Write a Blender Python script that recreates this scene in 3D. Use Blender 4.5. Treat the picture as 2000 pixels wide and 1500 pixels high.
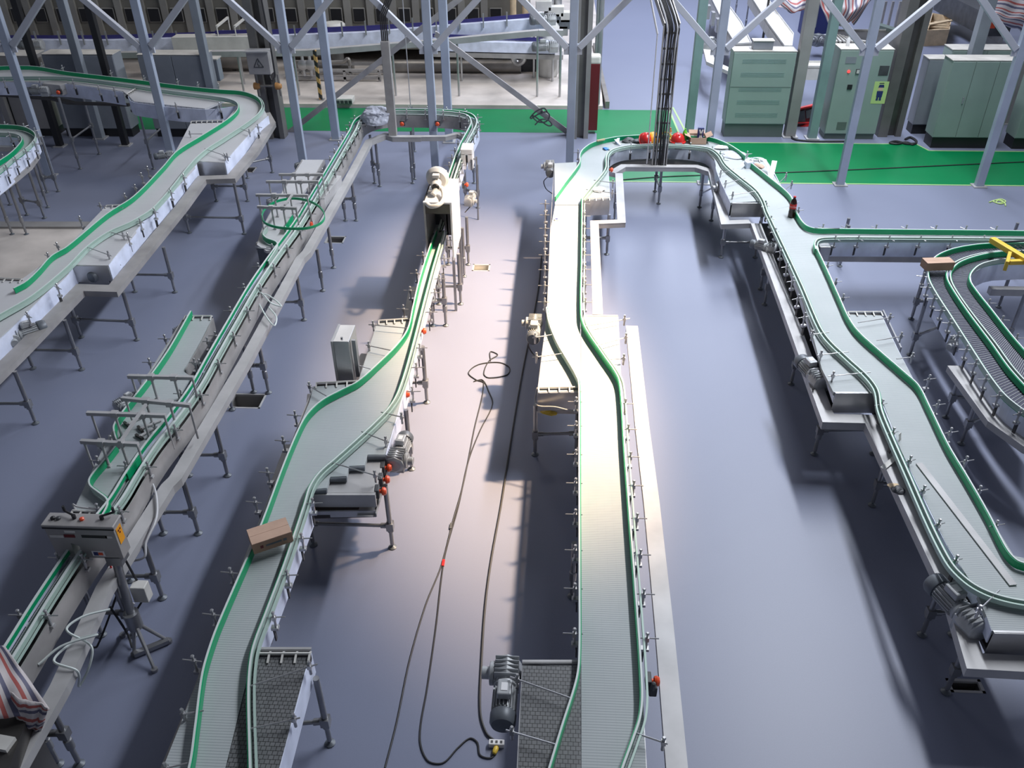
import bpy, math, random
from mathutils import Vector, Matrix
for o in list(bpy.data.objects): bpy.data.objects.remove(o)
random.seed(7)
scn = bpy.context.scene; COL = scn.collection
# ---------------------------------------------------------------- camera
F = 1664.0; H = 7.5
def _d(u, v): return Vector(((u-1000)/F, -(v-750)/F, -1.0)).normalized()
Zc = -_d(1025, 3180); Yc = _d(1105, -390); Yc = (Yc-Zc*Yc.dot(Zc)).normalized(); Xc = Yc.cross(Zc)
R3 = Matrix((Xc, Yc, Zc))
cam = bpy.data.cameras.new('camera'); cam.sensor_width = 36; cam.lens = F/2000*36; cam.clip_end = 300
camo = bpy.data.objects.new('camera', cam); COL.objects.link(camo)
camo.matrix_world = Matrix.Translation((0, 0, H)) @ R3.to_4x4(); scn.camera = camo
# ---------------------------------------------------------------- world, light, exposure
scn.view_settings.view_transform = 'Standard'; scn.view_settings.look = 'None'
scn.view_settings.gamma = 1; scn.view_settings.use_curve_mapping = False
scn.view_settings.exposure = -0.16
wd = bpy.data.worlds.new('hall_daylight'); scn.world = wd; wd.use_nodes = True
_n = wd.node_tree; wb = _n.nodes['Background']; _N = _n.nodes.new; _L = _n.links.new
# daylight of the hall: bright towards the far gable windows, dim overhead under the roof and behind
_g = _N('ShaderNodeTexCoord'); _s = _N('ShaderNodeSeparateXYZ'); _L(_g.outputs['Generated'], _s.inputs[0])
_r = _N('ShaderNodeMapRange'); _r.inputs[1].default_value = 0.15; _r.inputs[2].default_value = 0.80; _r.inputs[3].default_value = 0.95; _r.inputs[4].default_value = 0.16; _L(_s.outputs['Z'], _r.inputs[0])
_y = _N('ShaderNodeMapRange'); _y.inputs[1].default_value = -0.5; _y.inputs[2].default_value = 0.6; _y.inputs[3].default_value = 0.5; _y.inputs[4].default_value = 1.0; _L(_s.outputs['Y'], _y.inputs[0])
_m = _N('ShaderNodeMath'); _m.operation = 'MULTIPLY'; _L(_r.outputs[0], _m.inputs[0]); _L(_y.outputs[0], _m.inputs[1])
wb.inputs[0].default_value = (0.68, 0.74, 0.92, 1); _m2 = _N('ShaderNodeMath'); _m2.operation = 'MULTIPLY'; _m2.inputs[1].default_value = 0.62; _L(_m.outputs[0], _m2.inputs[0]); _L(_m2.outputs[0], wb.inputs[1])
def area(name, loc, target, sx, sy, power, col, spread=math.pi):
    l = bpy.data.lights.new(name, 'AREA'); l.shape = 'RECTANGLE'; l.size = sx; l.size_y = sy; l.energy = power; l.color = col; l.spread = spread
    o = bpy.data.objects.new(name, l); COL.objects.link(o); o.location = loc
    o.rotation_euler = (Vector(target)-Vector(loc)).to_track_quat('-Z', 'Y').to_euler(); return o
def skylight(name, x, y0, y1, z, w, power, col, tilt=0.0, spread=math.pi):
    l = bpy.data.lights.new(name, 'AREA'); l.shape = 'RECTANGLE'; l.size = w; l.size_y = y1-y0; l.energy = power; l.color = col; l.spread = spread
    o = bpy.data.objects.new(name, l); COL.objects.link(o); o.location = (x, (y0+y1)/2, z); o.rotation_euler = (0, tilt, 0); return o
skylight('roof_skylight_strip', 7.4, 10, 25, 14.5, 0.95, 3000, (0.90, 0.94, 1.0), 0.45, math.radians(130))
skylight('roof_skylight_far', 6.0, 30, 44, 14.5, 6.0, 5200, (0.78, 0.84, 1.0), 0.2)
skylight('roof_skylight_rear_left', -8.0, 27, 33, 14.5, 8.0, 900, (1.0, 0.96, 0.92), 0.0)
def beam(name, loc, target, deg, power, col, sx, rad):
    l = bpy.data.lights.new(name, 'SPOT'); l.energy = power; l.color = col; l.spot_size = math.radians(deg); l.spot_blend = 0.9; l.shadow_soft_size = rad
    o = bpy.data.objects.new(name, l); COL.objects.link(o); o.location = loc
    q = (Vector(target)-Vector(loc)).to_track_quat('-Z', 'Y'); o.rotation_euler = q.to_euler(); o.scale = (1, sx, 1); return o
beam('sunbeam_through_roof', (7.4, 13.0, 14.5), (-0.95, 11.8, 0), 47, 54000, (1.0, 0.68, 0.38), 0.36, 0.35)
# ---------------------------------------------------------------- pixel <-> place
def W(u, v, z=0.0):
    w = R3 @ Vector(((u-1000)/F, -(v-750)/F, -1.0)); t = (z-H)/w.z
    return Vector((w.x*t, w.y*t, z))
def WY(u, v, y):
    w = R3 @ Vector(((u-1000)/F, -(v-750)/F, -1.0)); t = y/w.y
    return Vector((w.x*t, y, H+w.z*t))
def WS(pts, z): return [W(u, v, z) for u, v in pts]
# ---------------------------------------------------------------- materials
MATS = {}
def mat(name, col, rough=0.5, metal=0.0, noise=None, bump=0.0, emit=None, emis=0, alpha=1, coat=0):
    m = bpy.data.materials.new(name); m.use_nodes = True; nt = m.node_tree; b = nt.nodes['Principled BSDF']
    b.inputs['Base Color'].default_value = (*col, 1); b.inputs['Roughness'].default_value = rough; b.inputs['Metallic'].default_value = metal
    if coat: b.inputs['Coat Weight'].default_value = coat
    if alpha < 1: b.inputs['Alpha'].default_value = alpha
    if emit: b.inputs['Emission Color'].default_value = (*emit, 1); b.inputs['Emission Strength'].default_value = emis
    if noise:
        sc, amt = noise
        tc = nt.nodes.new('ShaderNodeNewGeometry'); n = nt.nodes.new('ShaderNodeTexNoise'); n.inputs['Scale'].default_value = sc; n.inputs['Detail'].default_value = 5
        nt.links.new(tc.outputs['Position'], n.inputs['Vector'])
        r = nt.nodes.new('ShaderNodeMapRange'); r.inputs[1].default_value = 0.3; r.inputs[2].default_value = 0.7; r.inputs[3].default_value = 1-amt; r.inputs[4].default_value = 1+amt*0.6
        nt.links.new(n.outputs[0], r.inputs[0])
        mx = nt.nodes.new('ShaderNodeVectorMath'); mx.operation = 'SCALE'; mx.inputs[0].default_value = col
        nt.links.new(r.outputs[0], mx.inputs['Scale']); nt.links.new(mx.outputs[0], b.inputs['Base Color'])
        if bump:
            bp = nt.nodes.new('ShaderNodeBump'); bp.inputs['Strength'].default_value = bump; bp.inputs['Distance'].default_value = 0.01
            nt.links.new(n.outputs[0], bp.inputs['Height']); nt.links.new(bp.outputs[0], b.inputs['Normal'])
    MATS[name] = m; return m
mat('steel', (0.50, 0.50, 0.51), 0.34, 0.75, (3, 0.15))
mat('steel_dusty', (0.40, 0.385, 0.38), 0.55, 0.35, (2.5, 0.22))
mat('steel_dark', (0.10, 0.095, 0.09), 0.35, 0.6, (2, 0.3))
mat('steel_leg', (0.30, 0.305, 0.32), 0.35, 0.7, (4, 0.2))
mat('trunk', (0.44, 0.435, 0.44), 0.5, 0.15, (2.2, 0.18))
mat('film', (0.72, 0.77, 0.93), 0.4, 0.0, (3.5, 0.18))  # protective film, with the stainless panels' floor reflections put into the colour
mat('green', (0.0, 0.31, 0.125), 0.4)
mat('pale_green', (0.40, 0.53, 0.47), 0.42, 0.1)
mat('lip', (0.62, 0.68, 0.66), 0.45)
mat('slot', (0.055, 0.055, 0.06), 0.5, 0.3)
mat('post', (0.37, 0.42, 0.52), 0.45, 0.1, (1.5, 0.12))
mat('post_grey', (0.27, 0.30, 0.34), 0.5, 0.1, (1.5, 0.15))
mat('post_teal', (0.22, 0.33, 0.32), 0.5, 0.1, (1.5, 0.15))
mat('brace', (0.50, 0.52, 0.58), 0.45, 0.1, (1.5, 0.1))
mat('column', (0.165, 0.16, 0.155), 0.5, 0.2, (1.2, 0.25))
mat('column_light', (0.30, 0.29, 0.285), 0.5, 0.2, (1.2, 0.2))
mat('cab_green', (0.27, 0.35, 0.32), 0.5, 0.0, (1.5, 0.06))
mat('cab_green_dark', (0.11, 0.145, 0.13), 0.5, 0.0, (1.5, 0.1))
mat('cab_grey', (0.22, 0.24, 0.27), 0.5, 0.0, (2, 0.12))
mat('cab_top', (0.52, 0.50, 0.46), 0.6, 0.0, (3, 0.2))
mat('black', (0.012, 0.012, 0.014), 0.45)
mat('rubber', (0.02, 0.02, 0.023), 0.6)
mat('dark_grey', (0.06, 0.063, 0.07), 0.5, 0, (4, 0.3))
mat('orange', (0.75, 0.09, 0.03), 0.35)
mat('red', (0.55, 0.02, 0.02), 0.3)
mat('dark_red', (0.13, 0.012, 0.016), 0.4)
mat('yellow', (0.72, 0.50, 0.06), 0.4, 0, (5, 0.12))
mat('amber', (0.80, 0.33, 0.02), 0.4)
mat('lime', (0.13, 0.55, 0.05), 0.2)
mat('blue', (0.05, 0.25, 0.65), 0.4)
mat('navy', (0.02, 0.03, 0.14), 0.5)
mat('rail_blue', (0.035, 0.03, 0.16), 0.4)
mat('white', (0.75, 0.75, 0.76), 0.45)
mat('off_white', (0.62, 0.61, 0.58), 0.5, 0, (3, 0.12))
mat('card', (0.50, 0.335, 0.25), 0.8, 0, (6, 0.08))
mat('card_side', (0.38, 0.24, 0.165), 0.8, 0, (6, 0.08))
mat('motor', (0.40, 0.415, 0.43), 0.42, 0.2, (8, 0.2))
mat('motor_dark', (0.13, 0.145, 0.165), 0.45, 0.2, (8, 0.2))
mat('dust_floor', (0.56, 0.51, 0.47), 0.8, 0, (0.9, 0.3), 0.1)
mat('machine', (0.20, 0.19, 0.165), 0.5, 0.2, (0.7, 0.3))
mat('machine_rib', (0.29, 0.28, 0.26), 0.5, 0.2, (0.7, 0.2))
mat('pipe', (0.30, 0.28, 0.26), 0.4, 0.5, (2, 0.25))
mat('wood', (0.65, 0.50, 0.32), 0.7, 0, (4, 0.2))
mat('cola', (0.02, 0.006, 0.004), 0.12)
mat('lime_sticker', (0.50, 0.68, 0.25), 0.6)
mat('skin_tone', (0.7, 0.5, 0.35), 0.6)
mat('lamp_red', (0.9, 0.05, 0.05), 0.3, emit=(1, 0.05, 0.05), emis=2)
mat('shaded_pan', (0.035, 0.030, 0.027), 0.4, 0.1, (1.6, 0.25))  # stainless pan, its shade and dark reflections put into the colour
mat('plastic_clear', (0.72, 0.76, 0.80), 0.25, alpha=0.55)
mat('rug_bag', (0.42, 0.44, 0.52), 0.5, 0, (9, 0.25), 0.8)
mat('cable_grey', (0.5, 0.5, 0.52), 0.6)
mat('rust', (0.45, 0.22, 0.07), 0.6)
def node_mat(name, build):
    m = bpy.data.materials.new(name); m.use_nodes = True; nt = m.node_tree; b = nt.nodes['Principled BSDF']
    N = nt.nodes.new; L = nt.links.new
    g = N('ShaderNodeNewGeometry'); build(nt, b, N, L, g); MATS[name] = m; return m
def _belt(c0, c1, line, per, metal=0.0):
    def f(nt, b, N, L, g):
        s = N('ShaderNodeSeparateXYZ'); L(g.outputs['Position'], s.inputs[0])
        a = N('ShaderNodeMath'); a.operation = 'PINGPONG'; a.inputs[1].default_value = per/2; L(s.outputs['Y'], a.inputs[0])
        r = N('ShaderNodeMapRange'); r.inputs[1].default_value = 0; r.inputs[2].default_value = per*0.16; L(a.outputs[0], r.inputs[0])
        a2 = N('ShaderNodeMath'); a2.operation = 'PINGPONG'; a2.inputs[1].default_value = 0.042; L(s.outputs['X'], a2.inputs[0])
        r2 = N('ShaderNodeMapRange'); r2.inputs[1].default_value = 0; r2.inputs[2].default_value = 0.003; r2.inputs[3].default_value = 0.9; L(a2.outputs[0], r2.inputs[0])
        mm = N('ShaderNodeMath'); mm.operation = 'MULTIPLY'; L(r.outputs[0], mm.inputs[0]); L(r2.outputs[0], mm.inputs[1])
        n = N('ShaderNodeTexNoise'); n.inputs['Scale'].default_value = 1.6; n.inputs['Detail'].default_value = 6; L(g.outputs['Position'], n.inputs['Vector'])
        mx = N('ShaderNodeMix'); mx.data_type = 'RGBA'; mx.inputs[6].default_value = (*c0, 1); mx.inputs[7].default_value = (*c1, 1); L(n.outputs[0], mx.inputs[0])
        m2 = N('ShaderNodeMix'); m2.data_type = 'RGBA'; m2.inputs[6].default_value = (*line, 1); L(mm.outputs[0], m2.inputs[0]); L(mx.outputs[2], m2.inputs[7])
        L(m2.outputs[2], b.inputs['Base Color']); b.inputs['Specular IOR Level'].default_value = 0.3; b.inputs['Roughness'].default_value = 0.58; b.inputs['Metallic'].default_value = metal
    return f
node_mat('belt', _belt((0.36, 0.39, 0.40), (0.47, 0.50, 0.51), (0.22, 0.25, 0.26), 0.0254))
node_mat('belt_white', _belt((0.50, 0.50, 0.52), (0.60, 0.60, 0.61), (0.36, 0.36, 0.38), 0.0254))
node_mat('belt_blue', _belt((0.045, 0.045, 0.075), (0.06, 0.06, 0.10), (0.12, 0.12, 0.15), 0.034))
def _chain(nt, b, N, L, g):
    w = N('ShaderNodeVectorMath'); w.operation = 'MULTIPLY'; w.inputs[1].default_value = (1, 1, 0); L(g.outputs['Position'], w.inputs[0])
    s = N('ShaderNodeTexWave'); s.inputs['Scale'].default_value = 1
    br = N('ShaderNodeTexBrick'); br.inputs['Scale'].default_value = 1.0; br.inputs['Brick Width'].default_value = 0.042; br.inputs['Row Height'].default_value = 0.0381
    br.inputs['Mortar Size'].default_value = 0.0024; br.inputs['Color1'].default_value = (0.13, 0.135, 0.14, 1); br.inputs['Color2'].default_value = (0.16, 0.165, 0.17, 1); br.inputs['Mortar'].default_value = (0.01, 0.01, 0.01, 1)
    L(w.outputs[0], br.inputs['Vector']); L(br.outputs[0], b.inputs['Base Color']); b.inputs['Roughness'].default_value = 0.4
    nt.nodes.remove(s)
node_mat('belt_chain', _chain)
def _floor(nt, b, N, L, g):
    n = N('ShaderNodeTexNoise'); n.inputs['Scale'].default_value = 0.35; n.inputs['Detail'].default_value = 4; L(g.outputs['Position'], n.inputs['Vector'])
    mx = N('ShaderNodeMix'); mx.data_type = 'RGBA'; mx.inputs[6].default_value = (0.18, 0.20, 0.285, 1); mx.inputs[7].default_value = (0.205, 0.225, 0.31, 1); L(n.outputs[0], mx.inputs[0])
    n2 = N('ShaderNodeTexNoise'); n2.inputs['Scale'].default_value = 90; n2.inputs['Detail'].default_value = 2; L(g.outputs['Position'], n2.inputs['Vector'])
    r = N('ShaderNodeMapRange'); r.inputs[3].default_value = 0.93; r.inputs[4].default_value = 1.07; L(n2.outputs[0], r.inputs[0])
    v = N('ShaderNodeVectorMath'); v.operation = 'SCALE'; L(mx.outputs[2], v.inputs[0]); L(r.outputs[0], v.inputs['Scale']); L(v.outputs[0], b.inputs['Base Color'])
    b.inputs['Roughness'].default_value = 0.44; b.inputs['Specular IOR Level'].default_value = 0.5
node_mat('floor_epoxy', _floor)
mat('floor_green', (0.0, 0.20, 0.065), 0.33, 0, (0.8, 0.12))
mat('floor_line', (0.35, 0.55, 0.22), 0.4)
def _tarp(nt, b, N, L, g):
    tc = N('ShaderNodeTexCoord'); s = N('ShaderNodeSeparateXYZ'); L(tc.outputs['UV'], s.inputs[0])
    m = N('ShaderNodeMath'); m.operation = 'FRACT'; mu = N('ShaderNodeMath'); mu.operation = 'MULTIPLY'; mu.inputs[1].default_value = 2.3
    L(s.outputs['X'], mu.inputs[0]); L(mu.outputs[0], m.inputs[0])
    cr = N('ShaderNodeValToRGB'); cr.color_ramp.interpolation = 'CONSTANT'
    e = cr.color_ramp.elements; e[0].position = 0; e[0].color = (0.5, 0.46, 0.46, 1); e[1].position = 0.22; e[1].color = (0.36, 0.09, 0.08, 1)
    for p, c in ((0.42, (0.5, 0.46, 0.46, 1)), (0.62, (0.10, 0.10, 0.16, 1)), (0.85, (0.5, 0.46, 0.46, 1))):
        x = e.new(p); x.color = c
    L(m.outputs[0], cr.inputs[0]); L(cr.outputs[0], b.inputs['Base Color']); b.inputs['Roughness'].default_value = 0.6
node_mat('tarp', _tarp)
def _hazard(nt, b, N, L, g):
    s = N('ShaderNodeSeparateXYZ'); L(g.outputs['Position'], s.inputs[0])
    a = N('ShaderNodeMath'); a.operation = 'ADD'; L(s.outputs['X'], a.inputs[0]); L(s.outputs['Z'], a.inputs[1])
    m = N('ShaderNodeMath'); m.operation = 'MULTIPLY'; m.inputs[1].default_value = 3.2; L(a.outputs[0], m.inputs[0])
    f = N('ShaderNodeMath'); f.operation = 'FRACT'; L(m.outputs[0], f.inputs[0])
    c = N('ShaderNodeMath'); c.operation = 'GREATER_THAN'; c.inputs[1].default_value = 0.5; L(f.outputs[0], c.inputs[0])
    mx = N('ShaderNodeMix'); mx.data_type = 'RGBA'; mx.inputs[6].default_value = (0.55, 0.33, 0.12, 1); mx.inputs[7].default_value = (0.03, 0.03, 0.03, 1); L(c.outputs[0], mx.inputs[0])
    L(mx.outputs[2], b.inputs['Base Color'])
node_mat('hazard', _hazard)
# ---------------------------------------------------------------- mesh builder
def perp(d): return Vector((-d.y, d.x, 0))
def catmull(P, n=6, closed=False):
    if len(P) < 3: return list(P)
    out = []; m = len(P); rng = m if closed else m-1
    for i in range(rng):
        if closed: p0, p1, p2, p3 = P[(i-1) % m], P[i], P[(i+1) % m], P[(i+2) % m]
        else: p0, p1, p2, p3 = P[max(i-1, 0)], P[i], P[i+1], P[min(i+2, m-1)]
        # centripetal-ish: scale tangents by segment length
        L1 = (p2-p1).length+1e-6; t1 = (p2-p0)/((p1-p0).length+L1)*L1; t2 = (p3-p1)/((p3-p2).length+L1)*L1
        if i == 0 and not closed: t1 = (p2-p1)
        if i == m-2 and not closed: t2 = (p2-p1)
        k = n if L1 > 0.06 else 2
        for j in range(k):
            t = j/k; h1 = 2*t**3-3*t**2+1; h2 = t**3-2*t**2+t; h3 = -2*t**3+3*t**2; h4 = t**3-t**2
            out.append(p1*h1+t1*h2+p2*h3+t2*h4)
    if not closed: out.append(P[-1].copy())
    return out
class MB:
    def __init__(s): s.v = []; s.f = []
    def add(s, vs, fs):
        o = len(s.v); s.v += [tuple(x) for x in vs]; s.f += [tuple(i+o for i in f) for f in fs]; return s
    def box(s, c, d, M=None):
        c = Vector(c); h = Vector(d)/2; vs = []
        for x in (-1, 1):
            for y in (-1, 1):
                for z in (-1, 1):
                    p = Vector((x*h.x, y*h.y, z*h.z)); vs.append((M @ p if M else p)+c)
        return s.add(vs, [(0, 1, 3, 2), (4, 6, 7, 5), (0, 4, 5, 1), (2, 3, 7, 6), (0, 2, 6, 4), (1, 5, 7, 3)])
    def beam(s, a, b, w, h, up=Vector((0, 0, 1))):
        a = Vector(a); b = Vector(b); d = (b-a).normalized(); x = d.cross(up)
        if x.length < 1e-4: x = Vector((1, 0, 0))
        x.normalize(); y = x.cross(d).normalized(); vs = []
        for p in (a, b):
            for i, j in ((-1, -1), (1, -1), (1, 1), (-1, 1)): vs.append(p+x*(i*w/2)+y*(j*h/2))
        return s.add(vs, [(0, 1, 2, 3), (7, 6, 5, 4), (0, 4, 5, 1), (1, 5, 6, 2), (2, 6, 7, 3), (3, 7, 4, 0)])
    def cone(s, a, b, r0, r1=None, n=12, cap=True):
        a = Vector(a); b = Vector(b); r1 = r0 if r1 is None else r1; d = (b-a).normalized()
        x = d.orthogonal().normalized(); y = d.cross(x); vs = []
        for p, r in ((a, r0), (b, r1)):
            for i in range(n):
                t = 2*math.pi*i/n; vs.append(p+x*(r*math.cos(t))+y*(r*math.sin(t)))
        fs = [(i, (i+1) % n, n+(i+1) % n, n+i) for i in range(n)]
        if cap: fs += [tuple(range(n-1, -1, -1)), tuple(range(n, 2*n))]
        return s.add(vs, fs)
    def lathe(s, c, prof, axis=Vector((0, 0, 1)), n=16):
        c = Vector(c); axis = Vector(axis).normalized(); x = axis.orthogonal().normalized(); y = axis.cross(x); vs = []; fs = []
        for r, h in prof:
            for i in range(n):
                t = 2*math.pi*i/n; vs.append(c+axis*h+x*(r*math.cos(t))+y*(r*math.sin(t)))
        for k in range(len(prof)-1):
            for i in range(n): fs.append((k*n+i, k*n+(i+1) % n, (k+1)*n+(i+1) % n, (k+1)*n+i))
        fs += [tuple(range(n-1, -1, -1)), tuple(range((len(prof)-1)*n, len(prof)*n))]
        return s.add(vs, fs)
    def tube(s, P, r, n=6, closed=False):
        P = [Vector(p) for p in P]; m = len(P); vs = []; fs = []; x = None
        for i, p in enumerate(P):
            a = P[(i-1) % m] if (closed or i > 0) else p; b = P[(i+1) % m] if (closed or i < m-1) else p
            d = (b-a).normalized() if (b-a).length > 1e-7 else Vector((0, 0, 1))
            if x is None: x = d.orthogonal().normalized()
            x = x-d*x.dot(d); x = x.normalized() if x.length > 1e-5 else d.orthogonal().normalized(); y = d.cross(x)
            for k in range(n):
                t = 2*math.pi*k/n; vs.append(p+x*(r*math.cos(t))+y*(r*math.sin(t)))
        for i in range(m if closed else m-1):
            j = (i+1) % m
            for k in range(n): fs.append((i*n+k, i*n+(k+1) % n, j*n+(k+1) % n, j*n+k))
        if not closed: fs += [tuple(range(n-1, -1, -1)), tuple(range((m-1)*n, m*n))]
        return s.add(vs, fs)
    def prism(s, poly, z0, z1):
        P = [Vector(p) for p in poly]; A = sum(P[i].x*P[(i+1) % len(P)].y-P[(i+1) % len(P)].x*P[i].y for i in range(len(P)))
        if A < 0: P = P[::-1]
        n = len(P); vs = [(p.x, p.y, z0) for p in P]+[(p.x, p.y, z1) for p in P]
        fs = [(i, (i+1) % n, n+(i+1) % n, n+i) for i in range(n)]
        from mathutils.geometry import tessellate_polygon
        tr = tessellate_polygon([[Vector((p.x, p.y, 0)) for p in P]])
        for t in tr:
            a, b, c = t; cr = (P[b].x-P[a].x)*(P[c].y-P[a].y)-(P[b].y-P[a].y)*(P[c].x-P[a].x)
            if cr < 0: a, c = c, a
            fs.append((n+a, n+b, n+c)); fs.append((c, b, a))
        return s.add(vs, fs)
    def strip(s, P, o0, o1, z0, z1, closed=False):
        """wall / rim following the plan polyline P, between plan offsets o0..o1 (left +) and heights z0..z1"""
        m = len(P); A = []; B = []
        for i, p in enumerate(P):
            a = P[(i-1) % m] if (closed or i > 0) else None; b = P[(i+1) % m] if (closed or i < m-1) else None
            d1 = Vector((p.x-a.x, p.y-a.y, 0)).normalized() if a is not None else None
            d2 = Vector((b.x-p.x, b.y-p.y, 0)).normalized() if b is not None else None
            if d1 is None: nn = perp(d2)
            elif d2 is None: nn = perp(d1)
            else:
                nn = (perp(d1)+perp(d2)); nn = nn.normalized() if nn.length > 1e-4 else perp(d1)
                nn = nn/max(nn.dot(perp(d1)), 0.45)
            q = Vector((p.x, p.y, 0)); A.append(q+nn*o0); B.append(q+nn*o1)
        vs = []
        for a, b in zip(A, B): vs += [(a.x, a.y, z0), (b.x, b.y, z0), (b.x, b.y, z1), (a.x, a.y, z1)]
        fs = []
        for i in range(m if closed else m-1):
            j = (i+1) % m
            for k in range(4): fs.append((i*4+k, i*4+(k+1) % 4, j*4+(k+1) % 4, j*4+k))
        if not closed: fs += [(3, 2, 1, 0), ((m-1)*4, (m-1)*4+1, (m-1)*4+2, (m-1)*4+3)]
        return s.add(vs, fs)
    def quadY(s, pts, y0, y1):
        """solid between planes y0 and y1 with the given (x,z) outline"""
        n = len(pts); vs = [(x, y0, z) for x, z in pts]+[(x, y1, z) for x, z in pts]
        fs = [(i, (i+1) % n, n+(i+1) % n, n+i) for i in range(n)]+[tuple(range(n-1, -1, -1)), tuple(range(n, 2*n))]
        return s.add(vs, fs)
    def build(s, name, m, parent=None, origin=None, smooth=False, bevel=0, label=None):
        o0 = Vector(origin) if origin is not None else Vector((0, 0, 0))
        me = bpy.data.meshes.new(name); me.from_pydata([tuple(Vector(v)-o0) for v in s.v], [], s.f); me.validate(); me.update()
        import bmesh
        bm = bmesh.new(); bm.from_mesh(me); bmesh.ops.recalc_face_normals(bm, faces=bm.faces); bm.to_mesh(me); bm.free()
        me.materials.append(MATS[m] if isinstance(m, str) else m)
        if smooth:
            for p in me.polygons: p.use_smooth = True
            me.set_sharp_from_angle(angle=math.radians(38))
        o = bpy.data.objects.new(name, me); COL.objects.link(o)
        if parent is not None:
            par = parent; pw = Vector((0, 0, 0)); q = par
            o.parent = par
            o.location = o0 - WORLD.get(par.name, Vector((0, 0, 0)))
        else: o.location = o0
        WORLD[o.name] = o0
        if bevel:
            b = o.modifiers.new('bevel', 'BEVEL'); b.width = bevel; b.segments = 2; b.limit_method = 'ANGLE'
        if label: o['label'] = label
        return o
WORLD = {}
def tag(o, label, cat, group=None):
    o['label'] = label; o['category'] = cat
    if group: o['group'] = group
    return o
def struct(o): o['kind'] = 'structure'; return o
def thing(name, label, cat, loc=(0, 0, 0), group=None):
    o = bpy.data.objects.new(name, None); COL.objects.link(o); o.location = loc; o.empty_display_size = 0.2
    WORLD[o.name] = Vector(loc); return tag(o, label, cat, group)
def share(src, parent, loc, rz=0, rot=None, scale=None, name=None):
    """copy of a built part (data shared) at a world place under a parent; its sub-parts come along"""
    c = src.copy(); COL.objects.link(c); c.parent = parent
    pw = WORLD.get(parent.name, Vector((0, 0, 0))) if parent is not None else Vector((0, 0, 0))
    c.location = Vector(loc)-pw
    if rot is not None: c.rotation_euler = rot
    else: c.rotation_euler = (0, 0, rz)
    if scale: c.scale = scale
    WORLD[c.name] = Vector(loc)
    for g in [x for x in bpy.data.objects if x.parent is src]:
        d = g.copy(); COL.objects.link(d); d.parent = c
    return c
def arc_len(P):
    L = [0]
    for i in range(1, len(P)): L.append(L[-1]+(P[i]-P[i-1]).length)
    return L
def at_len(P, L, s):
    for i in range(1, len(P)):
        if L[i] >= s:
            t = (s-L[i-1])/max(L[i]-L[i-1], 1e-9); return P[i-1].lerp(P[i], t), (P[i]-P[i-1]).normalized()
    return P[-1], (P[-1]-P[-2]).normalized()
def textmesh(body, size, m, parent, origin, M, name='lettering', extrude=0.0008):
    cu = bpy.data.curves.new('txt', 'FONT'); cu.body = body; cu.size = size; cu.extrude = extrude; cu.align_x = 'CENTER'; cu.align_y = 'CENTER'
    t = bpy.data.objects.new('txt', cu); COL.objects.link(t); bpy.context.view_layer.update()
    me = bpy.data.meshes.new_from_object(t.evaluated_get(bpy.context.evaluated_depsgraph_get())); bpy.data.objects.remove(t)
    me.transform(M); me.materials.clear(); me.materials.append(MATS[m]); me.name = name
    o = bpy.data.objects.new(name, me); COL.objects.link(o); o.parent = parent
    o.location = Vector(origin)-WORLD.get(parent.name, Vector((0, 0, 0))); WORLD[o.name] = Vector(origin); return o
ZB = 1.20
ZT = 0.95

def warp(parent, dz, skip=('leg', 'cross_bar')):
    """tilt a finished line upwards: every point slides up along its own sight line onto the raised track"""
    C = Vector((0, 0, H))
    def f(v):
        b = Vector((v.x, v.y, ZB)); d = dz(v.x, v.y); t = (ZB+d-H)/(ZB-H); q = C+(b-C)*t; return Vector((q.x, q.y, v.z+d))
    def rec(o, top):
        if o.name.split('.')[0] in skip: return
        w = WORLD.get(o.name, Vector((0, 0, 0)))
        if o.data is not None and o.data.users > 1:
            if top: nw = f(w); o.location = o.location+(nw-w); WORLD[o.name] = nw
            return
        for v in o.data.vertices: v.co = f(v.co+w)-w
        for c in KIDS.get(o, []): rec(c, False)
    KIDS = {}
    for x in bpy.data.objects:
        if x.parent is not None: KIDS.setdefault(x.parent, []).append(x)
    for o in KIDS.get(parent, []): rec(o, True)
# ---------------------------------------------------------------- prototypes for repeated parts (removed at the end)
PROTO = []
def proto(o): PROTO.append(o); return o
def make_bracket(rod):
    m = MB(); m.cone((-0.02, 0, 0), (rod, 0, 0), 0.0065, n=8); m.box((0.055, 0, -0.012), (0.034, 0.034, 0.05)); m.cone((0.055, 0, 0.012), (0.055, 0, 0.05), 0.011, n=8)
    m.lathe((0.055, 0, 0.05), [(0.004, 0), (0.016, 0.004), (0.018, 0.014), (0.011, 0.024)], n=8)
    m.cone((0.055, 0, -0.13), (0.055, 0, -0.03), 0.013, n=8); m.box((0.045, 0, -0.145), (0.07, 0.05, 0.03))
    o = proto(m.build('rail_bracket', 'steel', smooth=True))
    p = MB(); p.box((0.03, 0, -0.235), (0.014, 0.042, 0.15)); p.box((0.038, 0, -0.20), (0.006, 0.014, 0.03))
    p.build('slotted_plate', 'slot', o); return o
BRK = make_bracket(0.16)
def make_leg(zt):
    m = MB(); m.cone((0, 0, 0.30), (0, 0, zt), 0.030, n=12); m.cone((0, 0, 0.06), (0, 0, 0.34), 0.025, n=12)
    m.lathe((0, 0, 0.27), [(0.03, 0), (0.04, 0.005), (0.04, 0.13), (0.031, 0.14)], n=12)
    o = proto(m.build('leg', 'steel_leg', smooth=True))
    f = MB(); f.lathe((0, 0, 0), [(0.050, 0), (0.052, 0.012), (0.026, 0.028), (0.014, 0.035), (0.014, 0.085)], n=14); f.build('foot', 'motor_dark', o, smooth=True)
    return o
LEGS = {}
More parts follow.
